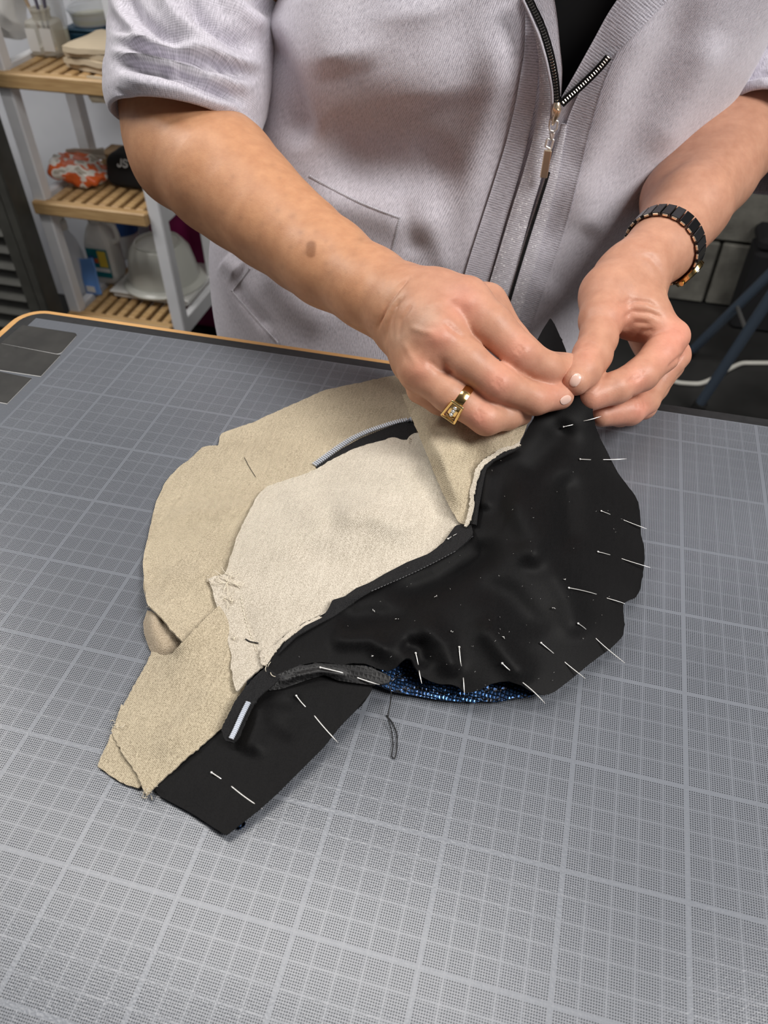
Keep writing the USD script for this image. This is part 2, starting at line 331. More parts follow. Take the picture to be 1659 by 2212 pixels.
for r in range(8):
    off = .25 if r % 2 else .0
    for k in range(8):
        x0 = -1.23 + k * .5 + off
        if x0 + .5 < 2.8:
            obj("concrete_block", box((x0 + .005, 1.885, FL + r * .2 + .005), (x0 + .495, 1.94, FL + (r + 1) * .2 - .005), .004), "block", wb, smooth=False)

# ------------------------------------------------------------------ work table, second table, cutting mat
t = thing("work_table", "light wooden work table with rounded corner under the grey cutting mat", "table", (.18, -.25, FL))
obj("table_top", poly_prism(round_rect(-.0745, -.62, .425, .047, .022), -.030, -.003), "ply", t)
for x in (-.03, .38):
    for y in (-.57, .0):
        obj("leg", box((x - .02, y - .02, FL), (x + .02, y + .02, -.030), .003), "ply", t)
t = thing("side_table", "black topped table carrying the right half of the cutting mat", "table", (.72, -.25, FL))
obj("table_top", box((.426, -.62, -.030), (1.05, .040, -.003), .002), "black_board", t)
for x in (.46, 1.01):
    for y in (-.57, -.02):
        obj("leg", box((x - .02, y - .02, FL), (x + .02, y + .02, -.030), .003), "black_board", t)
t = thing("cutting_mat", "dark grey cutting mat with a pale millimetre grid, spread over the table", "cutting mat", (.3, -.25, -.003))
outer = Polygon(round_rect(-.066, -.62, .95, .0395, .018))
obj("rim", poly_prism(list(outer.exterior.coords)[:-1], -.003, -.0004), "mat_dark", t, smooth=False)
obj("grid_face", poly_prism([(-.054, -.61), (.94, -.61), (.94, .0305), (-.054, .0305)], -.0004, 0.0), "mat_grid", t, smooth=False)

def flat_patch(pxs, z0, z1, rnd=0.0):
    w = onz(*np.array(pxs, float).T, z1)[:, :2]; P = Polygon(w)
    if rnd: P = P.buffer(-rnd).buffer(rnd, quad_segs=6)
    return poly_prism(list(P.exterior.coords)[:-1], z0, z1)
xl = -.0655
for nm, q, lab in (("first", [(48, 702), (167, 720), (163, 727), (129, 765), (2, 741)], "dark strip stuck on the mat's left margin, farthest one with the rounded corner"),
                   ("second", [(-40, 738), (2, 742), (130, 767), (88, 812), (-10, 797), (-70, 760)], "dark strip stuck on the mat's left margin, middle of the three"),
                   ("third", [(-60, 795), (0, 803), (68, 817), (15, 871), (-90, 850)], "dark strip stuck on the mat's left margin, nearest to the camera")):
    w = onz(*np.array(q, float).T, .0005)[:, :2]
    w[:, 0] = np.maximum(w[:, 0], xl)
    P = Polygon(w).buffer(0)
    if nm == "first": P = P.buffer(-.0035).buffer(.0035, quad_segs=6).union(P.intersection(Polygon([(-.1, -.1), (-.02, -.1), (-.02, .1), (-.1, .1)])))
    p = thing("adhesive_strip", lab, "strip", (w[:, 0].mean(), w[:, 1].mean(), 0.0))
    obj("strip", poly_prism(list(P.exterior.coords)[:-1], 0.0, .0006), "strip_dark", p, smooth=False)
    E2 = shapely.affinity.translate(P, .0003, -.0009).difference(P).intersection(Polygon([(xl, -.2), (.1, -.2), (.1, .0305), (xl, .0305)]))
    geo = [g for g in getattr(E2, "geoms", [E2]) if g.area > 1e-7]
    obj("worn_edge", cat_([trimesh.creation.extrude_polygon(g, .0003, engine="earcut") for g in geo]), "worn_edge", p, smooth=False)

# ================================================================== THE BAG IN THE MAKING
class Sheet:
    """cloth cut along a sighted outline, lying at heights interpolated from control points, with real thickness"""
    tops = []
    def __init__(s, outline, ctrl, ridge=(), thick=.0009, step=6.0, fray=0.0, smooth_line=True, slope=None, seed=1, wob=0.0):
        r = np.random.default_rng(seed)
        o = np.array(outline, float); L = np.linalg.norm(np.diff(np.vstack([o, o[:1]]), axis=0), axis=1).sum()
        b = resample(np.vstack([o, o[:1]]), max(8, int(L / step)) + 1)[:-1]
        P = Polygon(b)
        if not P.is_valid: P = P.buffer(0)
        if fray: b = b + r.normal(0, fray, b.shape)
        x0, y0, x1, y1 = P.bounds
        gx, gy = np.meshgrid(np.arange(x0, x1, step), np.arange(y0, y1, step * .87)); gx[1::2] += step / 2
        g = np.stack([gx.ravel(), gy.ravel()], 1); g = g[shapely.contains_xy(P.buffer(-step * .6), g[:, 0], g[:, 1])]
        pts = np.vstack([b, g]); tri = Delaunay(pts).simplices
        c = pts[tri].mean(1); tri = tri[shapely.contains_xy(Polygon(b).buffer(.3), c[:, 0], c[:, 1])]
        a = pts[tri]; cr = (a[:, 1, 0] - a[:, 0, 0]) * (a[:, 2, 1] - a[:, 0, 1]) - (a[:, 1, 1] - a[:, 0, 1]) * (a[:, 2, 0] - a[:, 0, 0])
        tri[cr > 0] = tri[cr > 0][:, ::-1]
        ctrl = np.array(ctrl, float)
        z = RBFInterpolator(ctrl[:, :2] / 500, ctrl[:, 2], kernel="thin_plate_spline", smoothing=1e-4)(pts / 500) if len(ctrl) > 3 else np.full(len(pts), ctrl[0, 2])
        z = z + ridges(pts, ridge)
        if wob: z = z + wob * (np.sin(pts[:, 0] / 37 + seed) * np.cos(pts[:, 1] / 29 + 2 * seed))
        z = np.maximum(z, thick * 1000 + .3) / 1000
        v = onz(pts[:, 0], pts[:, 1], z); nb, n = len(b), len(v)
        nv = trimesh.Trimesh(v, tri, process=False).vertex_normals
        lo = v - nv * thick
        i = np.arange(nb); j = (i + 1) % nb
        ar = np.sum(b[i, 0] * b[j, 1] - b[j, 0] * b[i, 1])
        side = np.vstack([np.stack([i, j, j + n], 1), np.stack([i, j + n, i + n], 1)])
        if ar > 0: side = side[:, ::-1]
        s.mesh = trimesh.Trimesh(np.vstack([v, lo]), np.vstack([tri, tri[:, ::-1] + n, side]), process=False)
        s.poly, s.top = P, LinearNDInterpolator(pts, v[:, 2])
        Sheet.tops.append(s)
def top_z(px, py):
    z = np.zeros(np.shape(px))
    for s in Sheet.tops:
        q = s.top(px, py); z = np.where(np.isnan(q), z, np.maximum(z, np.nan_to_num(q)))
    return z

bag = thing("half_sewn_bag", "half sewn crescent bag of beige linen and black lining, pinned, on the cutting mat", "bag", (.30, -.10, 0.0))
snake = Sheet([(790, 1440), (812, 1478), (850, 1494), (900, 1503), (950, 1512), (1000, 1516), (1060, 1515), (1110, 1508), (1150, 1502), (1185, 1488), (1300, 1330), (1345, 1200), (1270, 1000), (1100, 1100), (900, 1300)],
    [(790, 1450, 9), (900, 1500, 4), (1000, 1514, 4), (1150, 1500, 5), (1300, 1330, 4), (1330, 1200, 4), (1270, 1000, 8), (1100, 1100, 10), (900, 1300, 10), (1000, 1430, 12)], step=9)
obj("snakeskin_outer", snake.mesh, "snake", bag, label="metallic blue scaled outer cloth under the black lining")
A = Sheet([(890, 806), (834, 814), (780, 826), (700, 843), (640, 870), (590, 892), (545, 913), (505, 926), (476, 937), (474, 950), (472, 962), (456, 963), (439, 964), (412, 990), (385, 1010), (370, 1025), (355, 1045), (338, 1082), (328, 1120), (320, 1160), (311, 1195), (309, 1220), (312, 1270), (318, 1306),
    (345, 1330), (372, 1362), (396, 1388), (480, 1420), (600, 1400), (760, 1290), (960, 1150), (1010, 1000), (960, 880)],
    [(890, 806, 2.5), (700, 843, 2), (545, 913, 2), (439, 964, 2), (355, 1045, 2), (311, 1195, 3), (318, 1306, 10), (345, 1330, 11.5), (372, 1362, 12), (396, 1388, 12), (330, 1270, 5), (400, 1330, 8), (600, 1400, 5), (600, 1000, 3.5), (700, 950, 4), (500, 1150, 4), (420, 1250, 5), (960, 1150, 6), (960, 900, 5)],
    [([(340, 1130), (420, 1105), (500, 1100), (580, 1080)], 16, 1.5), ([(400, 1000), (470, 1040), (560, 1080)], 26, .9), ([(330, 1240), (420, 1250), (470, 1310)], 26, 1.6)], step=7, fray=.5)
obj("linen_panel", A.mesh, "linen", bag, label="beige linen panel, lower layer")
roll = Sheet([(318, 1318), (309, 1345), (311, 1368), (320, 1395), (328, 1412), (350, 1420), (372, 1412), (396, 1388), (372, 1355), (348, 1330)],
    [(309, 1345, 2), (320, 1395, 2), (318, 1318, 3), (330, 1330, 8), (328, 1350, 9), (340, 1375, 8), (350, 1400, 6), (372, 1412, 3), (396, 1388, 3), (372, 1360, 5), (355, 1345, 5), (350, 1420, 2)], step=5)
obj("linen_tuck", roll.mesh, "linen_brown", bag, label="rolled tuck of browner linen at the strap's base")
under = Sheet([(262, 1520), (244, 1578), (226, 1618), (210, 1655), (236, 1674), (262, 1690), (282, 1698), (300, 1703), (340, 1640), (300, 1560)],
    [(244, 1578, 3), (210, 1655, 2), (300, 1703, 2.2), (340, 1640, 4), (300, 1560, 4)], step=6, fray=.7)
obj("strap_underlayer", under.mesh, "linen", bag)
strap = Sheet([(480, 1300), (440, 1340), (396, 1385), (372, 1412), (350, 1416), (329, 1406), (315, 1436), (300, 1462), (282, 1494), (268, 1520), (256, 1552), (240, 1578), (252, 1605), (270, 1636), (295, 1670), (306, 1698), (318, 1718), (333, 1700), (400, 1640), (480, 1572), (508, 1530), (530, 1490), (540, 1400)],
    [(480, 1300, 8.5), (440, 1340, 12), (396, 1385, 14), (372, 1412, 9), (329, 1406, 4), (300, 1462, 3.5), (240, 1578, 3.5), (318, 1718, 5), (333, 1700, 4), (480, 1572, 7), (400, 1640, 6), (320, 1600, 7), (420, 1480, 9), (500, 1450, 9), (540, 1400, 9), (380, 1440, 10), (450, 1400, 11)],
    [([(330, 1640), (420, 1540), (490, 1470)], 26, 2.5), ([(440, 1340), (396, 1390), (372, 1420)], 10, 2.0)], step=7, fray=.8)
obj("linen_strap", strap.mesh, "linen", bag, label="linen strap end")
tape = Sheet([(900, 900), (860, 914), (820, 930), (780, 946), (740, 968), (700, 995), (680, 1006), (700, 1030), (800, 1000), (900, 980)], [(900, 900, 6), (780, 946, 5), (680, 1006, 5), (900, 980, 6), (800, 1000, 6)], step=6)
obj("zipper_tape", tape.mesh, "black_tape", bag, label="black zipper tape")
B = Sheet([(592, 1045), (625, 1034), (652, 1026), (680, 1015), (700, 1002), (733, 985), (760, 971), (800, 958), (830, 950), (850, 944), (866, 949), (878, 951), (884, 941), (897, 936), (930, 930), (985, 900), (1100, 960), (1060, 1040), (1030, 1100), (1012, 1132), (985, 1138), (972, 1158), (950, 1178), (928, 1197), (880, 1218), (830, 1242), (770, 1275), (735, 1300), (700, 1325), (655, 1345), (612, 1374), (604, 1390), (590, 1404), (578, 1420), (572, 1437), (548, 1455), (528, 1474), (511, 1496), (504, 1470), (499, 1440), (500, 1412), (492, 1390), (490, 1362), (478, 1340), (470, 1318), (462, 1288), (454, 1262), (449, 1251), (466, 1244), (486, 1240), (493, 1215), (503, 1188), (512, 1160), (525, 1130), (543, 1094), (560, 1066), (575, 1050)],
    [(592, 1045, 8), (560, 1066, 8), (503, 1188, 9), (449, 1251, 9), (470, 1318, 9), (511, 1496, 12), (572, 1437, 12), (612, 1374, 12), (700, 1325, 13), (830, 1242, 15), (928, 1197, 17), (985, 1138, 19), (1012, 1132, 20), (1060, 1040, 24), (985, 900, 26), (897, 936, 13), (800, 958, 9), (700, 1002, 8),
     (700, 1120, 17), (800, 1100, 21), (900, 1060, 22), (650, 1230, 15), (560, 1250, 11), (760, 1200, 18), (900, 1150, 15), (560, 1380, 11)],
    [([(700, 1110), (800, 1105), (880, 1140), (925, 1180)], 38, 6.0), ([(600, 1060), (640, 1080), (720, 1140)], 30, 2.0), ([(890, 1000), (930, 1080), (960, 1150)], 26, -4.0), ([(520, 1290), (535, 1350), (560, 1420)], 12, -1.2), ([(620, 1180), (720, 1210), (840, 1215)], 30, -2.0)], step=7, fray=.7)
obj("linen_pocket", B.mesh, "linen_light", bag, label="paler linen layer on top, raw edges fraying")
Cc = Sheet([(868, 852), (884, 890), (900, 928), (918, 972), (936, 1018), (956, 1064), (978, 1108), (992, 1128), (1004, 1134), (1013, 1118), (1019, 1090), (1018, 1064), (1024, 1040), (1028, 1018), (1036, 1002), (1046, 990), (1066, 980), (1085, 968), (1104, 966), (1121, 957), (1130, 940), (1142, 905), (1150, 870), (1000, 850), (930, 846)],
    [(868, 852, 21), (900, 928, 23), (936, 1018, 24), (978, 1108, 22), (1004, 1134, 22), (1019, 1080, 25), (1036, 1002, 31), (1085, 968, 37), (1121, 957, 39), (1142, 905, 43), (1150, 870, 45), (1000, 900, 40), (960, 980, 36), (1000, 1050, 29), (930, 860, 30)],
    [([(900, 870), (935, 960), (985, 1070), (1000, 1120)], 18, 4.0), ([(1050, 900), (1030, 960), (1010, 1040)], 20, -3.0)], step=6, fray=.6)
obj("linen_fold", Cc.mesh, "linen", bag, label="fold of linen lifted by the fingers")
eg = Sheet([(1002, 1136), (1010, 1112), (1015, 1088), (1014, 1064), (1021, 1038), (1027, 1014), (1040, 996), (1062, 982), (1085, 966), (1104, 964), (1122, 954), (1124, 961), (1104, 971), (1088, 975), (1066, 991), (1048, 1002), (1037, 1018), (1030, 1040), (1023, 1066), (1024, 1092), (1018, 1120), (1008, 1138)],
    [(1002, 1136, 24), (1014, 1064, 28), (1027, 1014, 33), (1085, 966, 39.5), (1122, 954, 43), (1048, 1002, 34.5), (1023, 1066, 29)], step=4, fray=.9)
obj("linen_seam_edge", eg.mesh, "linen_light", bag, label="pale raw edge of the linen along the seam")
eg2 = Sheet([(706, 1318), (690, 1330), (655, 1347), (625, 1364), (606, 1382), (596, 1392), (584, 1398), (566, 1400), (560, 1418), (566, 1436), (575, 1438), (590, 1414), (612, 1386), (640, 1366), (668, 1352), (700, 1338), (716, 1322)],
    [(706, 1318, 15.5), (655, 1347, 15.5), (606, 1382, 15), (566, 1400, 14.5), (566, 1436, 14), (612, 1386, 15.5), (716, 1322, 16)], step=4, fray=.9)
obj("linen_seam_edge", eg2.mesh, "linen_light", bag)
sf = Sheet([(345, 1720), (333, 1704), (400, 1642), (480, 1574), (515, 1520), (540, 1490), (600, 1462), (700, 1456), (790, 1470), (806, 1482), (800, 1496), (770, 1532), (735, 1567), (700, 1612), (650, 1662), (600, 1712), (560, 1748), (525, 1775), (488, 1804), (450, 1780), (420, 1760), (380, 1738)],
    [(333, 1704, 3), (480, 1574, 6), (540, 1490, 9), (700, 1456, 11), (806, 1482, 12), (735, 1567, 9), (650, 1662, 7), (560, 1748, 6), (488, 1804, 5), (420, 1760, 3), (560, 1620, 8), (450, 1690, 5)],
    [([(560, 1500), (560, 1560), (540, 1640)], 24, 3.5), ([(620, 1490), (640, 1540), (600, 1600)], 26, -2.0)], step=8)
obj("black_strap", sf.mesh, "black_cloth", bag, label="flat black strap end with pins")
bit = Sheet([(500, 1785), (515, 1792), (530, 1782), (528, 1765), (540, 1750), (500, 1760)], [(500, 1785, 1.2), (530, 1782, 1.5), (540, 1750, 1.6), (500, 1760, 1.6)], step=4)
obj("snakeskin_hem", bit.mesh, "snake", bag, label="corner of blue scaled cloth under the black strap")
ruf = Sheet([(572, 1470), (600, 1458), (640, 1440), (690, 1432), (740, 1436), (790, 1438), (820, 1450), (845, 1462), (840, 1475), (800, 1480), (770, 1476), (730, 1470), (700, 1458), (660, 1470), (610, 1488), (582, 1492)],
    [(572, 1470, 14), (640, 1440, 16), (740, 1436, 17), (820, 1450, 16), (800, 1480, 13), (700, 1458, 13.5), (582, 1492, 11), (660, 1470, 12.5)], [([(600, 1480), (640, 1460), (690, 1450), (760, 1460)], 6, 2.0)], step=5)
obj("mesh_backing", ruf.mesh, "netting", bag, label="black netted backing of the scaled cloth")
Dm = Sheet([(1283, 838), (1287, 852), (1283, 870), (1280, 890), (1288, 925), (1298, 950), (1310, 972), (1322, 998), (1335, 1022), (1355, 1048), (1372, 1070), (1380, 1090), (1383, 1112), (1384, 1150), (1391, 1180), (1393, 1205), (1389, 1240), (1383, 1275), (1374, 1290), (1358, 1296), (1346, 1304), (1347, 1325), (1350, 1348), (1345, 1375), (1325, 1396), (1295, 1418), (1260, 1445), (1228, 1472), (1195, 1497), (1175, 1502), (1150, 1494), (1125, 1480), (1100, 1472), (1078, 1473), (1060, 1478), (1040, 1488), (1022, 1495), (1005, 1497), (990, 1484), (975, 1478), (950, 1478), (930, 1472), (912, 1462), (900, 1446), (890, 1425), (880, 1420), (868, 1428), (855, 1442), (838, 1450), (815, 1444), (790, 1434), (760, 1432), (740, 1437), (700, 1430), (670, 1432), (640, 1440), (600, 1460), (574, 1468), (570, 1448), (590, 1412), (612, 1378), (655, 1348), (700, 1326), (770, 1278), (830, 1246), (928, 1203), (970, 1166), (988, 1140), (1016, 1136), (1020, 1105), (1024, 1060), (1034, 1010), (1060, 990), (1095, 975), (1122, 962), (1140, 925), (1160, 890), (1200, 870), (1240, 842), (1262, 836)],
    [(1283, 838, 57), (1262, 836, 57), (1200, 870, 48), (1140, 925, 42), (1095, 975, 36), (1034, 1010, 29), (1022, 1080, 23), (988, 1140, 18), (928, 1203, 17), (770, 1278, 16), (655, 1348, 15), (580, 1440, 14), (640, 1440, 15), (790, 1434, 17), (838, 1450, 15), (880, 1420, 21), (912, 1462, 17), (990, 1484, 14), (1060, 1478, 17), (1100, 1472, 17), (1175, 1502, 10), (1260, 1445, 9), (1350, 1348, 7), (1346, 1304, 8), (1383, 1275, 7), (1393, 1205, 6), (1384, 1150, 8), (1372, 1070, 11), (1335, 1022, 16), (1298, 950, 30), (1280, 890, 46),
     (1150, 1100, 33), (1120, 1200, 31), (1250, 1150, 21), (1200, 1000, 36), (1240, 930, 40), (1250, 1300, 17), (1100, 1350, 24), (950, 1300, 22), (1000, 1400, 21), (800, 1360, 19), (1200, 1420, 14), (700, 1400, 17), (1320, 1120, 13)],
    [([(830, 1300), (950, 1255), (1050, 1190), (1090, 1160)], 30, -8), ([(1070, 1080), (1120, 1090), (1160, 1160), (1150, 1240)], 38, 7.0), ([(1220, 1010), (1225, 1100), (1230, 1200)], 26, -5.0), ([(1060, 1000), (1050, 1060), (1045, 1110)], 16, 4.0), ([(1230, 900), (1200, 960), (1120, 1050)], 34, -5),
     ([(900, 1330), (960, 1390), (985, 1470)], 24, 5.0), ([(860, 1390), (905, 1400), (920, 1450)], 18, -5.0), ([(1030, 1330), (1090, 1410), (1150, 1480)], 28, 5.0), ([(700, 1380), (800, 1380), (860, 1420)], 22, 5.0), ([(720, 1340), (800, 1330), (900, 1330)], 24, -4.0), ([(1180, 1200), (1230, 1290), (1250, 1390)], 30, 4.0), ([(1000, 1250), (1100, 1290), (1180, 1380)], 34, -4.0)], step=7, fray=.35)
obj("black_lining", Dm.mesh, "black_cloth", bag, label="black lining panel pinned along its curved edge")
seamA = Sheet([(600, 1414), (616, 1388), (658, 1352), (696, 1334), (710, 1314), (718, 1296), (745, 1288), (770, 1270), (800, 1258), (830, 1240), (880, 1214), (926, 1196), (955, 1175), (970, 1155), (984, 1135), (1000, 1132), (1018, 1134), (1022, 1150), (1010, 1168), (985, 1190), (940, 1214), (900, 1234), (860, 1252), (800, 1278), (760, 1304), (720, 1332), (680, 1352), (640, 1375), (612, 1402)],
    [(588, 1412, 16), (650, 1342, 17), (702, 1308, 18), (830, 1240, 18.5), (926, 1196, 20), (984, 1135, 21.5), (1018, 1134, 22.5), (1022, 1150, 24), (940, 1214, 19.5), (860, 1252, 17.5), (760, 1304, 17), (640, 1375, 17)], [([(720, 1310), (800, 1275), (870, 1240)], 8, 1.5)], step=5, wob=.5)
obj("seam_allowance", seamA.mesh, "black_tape", bag, label="black seam allowance along the linen")
seamB = Sheet([(1014, 1130), (1012, 1110), (1018, 1080), (1020, 1050), (1030, 1012), (1040, 995), (1062, 984), (1090, 972), (1122, 958), (1126, 966), (1090, 984), (1066, 996), (1050, 1012), (1040, 1060), (1032, 1100), (1028, 1134)],
    [(1014, 1130, 23), (1018, 1080, 26), (1030, 1012, 32), (1090, 972, 39), (1124, 960, 42), (1066, 996, 36), (1040, 1060, 30), (1028, 1134, 25)], step=5, wob=.4)
obj("seam_allowance", seamB.mesh, "black_tape", bag)
point = Sheet([(1160, 735), (1172, 712), (1189, 686), (1198, 700), (1208, 722), (1218, 745), (1224, 760), (1215, 800), (1180, 790)], [(1189, 686, 49), (1160, 735, 47), (1224, 760, 47), (1215, 800, 45), (1180, 790, 45)], step=6)
obj("lining_point", point.mesh, "black_cloth", bag, label="pointed end of the black lining above the fingers")
# stitches, zipper ends, fray, lint
def on_top(line, step_px, lift=.0005):
    p = resample(line, max(2, int(np.linalg.norm(np.diff(np.array(line, float), axis=0), axis=1).sum() / step_px)))
    return onz(p[:, 0], p[:, 1], top_z(p[:, 0], p[:, 1]) + lift), p
def stitch_row(line, step_px, r, name, m, kind="stuff", label=None):
    w, _ = on_top(line, step_px); ms = []
    for i in range(0, len(w) - 1):
        a, b = w[i], w[i] * .35 + w[i + 1] * .65
        ms.append(bar(a, b, r, 5))
    obj(name, cat_(ms), m, bag, kind=kind, smooth=False, label=label)
M["stitch_grey"] = plain("stitch_grey", (.045, .045, .05), .5)
stitch_row([(1022, 1158), (985, 1190), (940, 1214), (900, 1234), (860, 1252), (800, 1278)], 7, .00022, "stitching", "stitch_grey")
stitch_row([(520, 1290), (530, 1340), (546, 1385), (560, 1425)], 8, .0002, "stitching", "thread_cream")
def zip_teeth(line, step_px, size, name, m, lift=.0012, label=None):
    w, p = on_top(spline(line, 60), step_px, lift); ms = []
    for i in range(len(w) - 1):
        d = w[i + 1] - w[i]; d /= np.linalg.norm(d); s = np.cross([0, 0, 1.0], d); s /= np.linalg.norm(s)
        b = box(V3(-size[0], -size[1], -size[2]), V3(*size), size[2] * .5); T = np.eye(4); T[:3, 0], T[:3, 1], T[:3, 2] = d, s, np.cross(d, s); T[:3, 3] = w[i]
        b.apply_transform(T); ms.append(b)
    obj(name, cat_(ms), m, bag, kind="stuff", smooth=False, label=label)
zip_teeth([(888, 906), (860, 911), (830, 920), (795, 932), (760, 948), (733, 965), (708, 983), (690, 996), (676, 1006)], 4.6, (.00045, .0021, .0009), "zipper_teeth", "zip_white", label="white coil teeth of the curved zipper")
zend = Sheet([(575, 1440), (560, 1452), (545, 1468), (520, 1496), (505, 1520), (492, 1545), (478, 1575), (486, 1600), (505, 1604), (518, 1590), (530, 1560), (545, 1528), (560, 1505), (590, 1480), (606, 1462)],
    [(575, 1440, 17), (520, 1496, 14), (478, 1575, 12), (505, 1604, 12.5), (530, 1560, 13), (590, 1480, 16), (515, 1545, 14)], step=5, fray=.8)
obj("zipper_tape", zend.mesh, "black_tape", bag, label="cut end of the black zipper tape")
zip_teeth([(536, 1518), (526, 1538), (516, 1560), (508, 1578), (498, 1598)], 4.0, (.0004, .0013, .0007), "zipper_teeth", "zip_white", label="cut end of the white zipper teeth")
fr = []
r9 = np.random.default_rng(11)
def wisp(px, py, n, spread, length, r=.00018):
    for k in range(n):
        a = r9.uniform(0, 2 * np.pi); L = length * r9.uniform(.5, 1.2); c = r9.normal(0, spread, 2); cur = r9.normal(0, .8)
        s = np.linspace(0, 1, 8); th = a + cur * 2.2 * s
        q = np.stack([px + c[0] + np.cumsum(np.cos(th)) * L / 8, py + c[1] + np.cumsum(np.sin(th)) * L / 8], 1)
        z = top_z(q[:, 0], q[:, 1]) + .0007 + .0012 * np.sin(np.pi * s)
        fr.append(tube(onz(q[:, 0], q[:, 1], z), r, 4))
wisp(490, 1255, 16, 7, 34); wisp(488, 1290, 8, 8, 26); wisp(320, 1308, 4, 3, 14); wisp(575, 1440, 5, 5, 18); wisp(318, 1714, 9, 8, 12); wisp(250, 1568, 4, 4, 18); wisp(497, 1375, 4, 4, 16); wisp(885, 948, 3, 3, 8); wisp(455, 1252, 5, 5, 12)
obj("frayed_threads", cat_(fr), "thread_cream", bag, kind="stuff", label="cream frayed thread ends", smooth=True)
fr.clear()
for _ in range(110):
    px_, py_ = r9.uniform(640, 1380), r9.uniform(950, 1500)
    if Dm.poly.contains(shapely.Point(px_, py_)): wisp(px_, py_, 1, 1, r9.uniform(1.5, 4.5), .000045)
for px_, py_ in ((808, 1319), (858, 1339), (943, 1287), (1195, 1313), (1090, 1375), (803, 1418), (1221, 1252), (975, 1365)): wisp(px_, py_, 2, 1, 5, .00016)
obj("lint", cat_(fr), "lint_white", bag, kind="stuff", label="tiny pale lint specks on the black lining", smooth=False)
w, _ = on_top([(530, 1380), (540, 1386), (558, 1389)], 4, .0008); obj("loose_thread", tube(w, .0003, 6), "thread_black", bag, label="short black thread end on the linen", smooth=True)
w, _ = on_top([(528, 988), (538, 1008), (552, 1030)], 5, .0005); obj("loose_thread", tube(w, .00016, 5), "thread_black", bag, label="fine dark hair on the linen panel", smooth=True)
loop = spline([(832, 1455), (838, 1475), (845, 1498), (843, 1520), (838, 1548), (846, 1580), (849, 1610), (846, 1634), (851, 1639), (857, 1620), (858, 1592), (850, 1566), (834, 1545)], 60)
lz = np.interp(np.linspace(0, 1, 60), [0, .12, .25, .45, 1], [.014, .012, .006, .0012, .0008])
obj("thread_loop", tube(onz(loop[:, 0], loop[:, 1], lz), .00030, 6), "thread_black", bag, label="black thread end curling onto the mat", smooth=True)

# ------------------------------------------------------------------ pins (each one a thing)
pins = [([(1217, 922), (1235, 918), (1263, 909), (1299, 899)], "steel pin in the black cloth nearest the thumb, tip pointing up right", .6),
        ([(1253, 992), (1273, 993), (1306, 993), (1354, 991)], "level steel pin in the black cloth, second one below the hands", .6),
        ([(1299, 1104), (1315, 1110), (1351, 1125), (1397, 1142)], "steel pin on the right edge of the black cloth, upper of two close parallel ones", .5),
        ([(1292, 1192), (1315, 1198), (1346, 1208), (1405, 1226)], "steel pin at the black cloth's widest point, lower of two close parallel ones", .5),
        ([(1229, 1270), (1286, 1283), (1314, 1293), (1350, 1304)], "long showing steel pin ending at the notch in the right edge", .5),
        ([(1249, 1347), (1263, 1357), (1290, 1382), (1350, 1432)], "steel pin jutting far over the mat just below the notch", .5),
        ([(1169, 1389), (1193, 1409), (1223, 1433), (1265, 1466)], "steel pin at the lower right curve, between the notch pin and the bottom corner", .5),
        ([(1085, 1433), (1099, 1446), (1131, 1476), (1178, 1520)], "steel pin at the bottom corner beside the blue scaled cloth", .5),
        ([(992, 1398), (996, 1436), (1001, 1468), (1003, 1497)], "upright steel pin over the blue scaled cloth, right one of two", .5),
        ([(898, 1411), (903, 1434), (906, 1452), (911, 1476)], "upright short steel pin over the netted backing, left one of two", .5),
        ([(692, 1442), (735, 1452), (780, 1467), (820, 1479)], "thick bright pin lying across the seam above the black strap", .7),
        ([(640, 1503), (657, 1524), (683, 1551), (731, 1605)], "steel pin in the upper part of the black strap", .6),
        ([(457, 1669), (474, 1680), (505, 1703), (567, 1747)], "steel pin near the cut end of the black strap", .6),
        ([(968, 1164), (974, 1160), (980, 1157), (987, 1153)], "tiny pin end at the corner where linen meets black seam", .5)]
for pts, lab, rr in pins:
    pts = np.array(pts, float); z = top_z(pts[:, 0], pts[:, 1])
    z[3] = max(z[3], z[2] - .002, .0015)
    hid = .5 * (pts[1] + pts[2]); zh = float(top_z(hid[0], hid[1]))
    P2 = np.vstack([pts[0], pts[1], hid, pts[2], pts[3]]); zz = np.r_[z[0] + .0012, z[1] + .0002, zh - .0022, z[2] + .0002, z[3] + .0014]
    w = spline(np.c_[onz(P2[:, 0], P2[:, 1], zz)], 30)
    g = "pins along the black lining"
    p = thing("dressmaking_pin", lab, "pin", w[0], group=g)
    sh = tube(w, np.r_[np.full(26, rr / 1000 * .54), np.linspace(rr / 1000 * .48, .00008, 4)], 8)
    obj("shaft", sh, "steel", p, smooth=True)
    hd = trimesh.creation.icosphere(2, .0006); hd.apply_translation(w[0]); obj("head", hd, "steel", p, smooth=True)

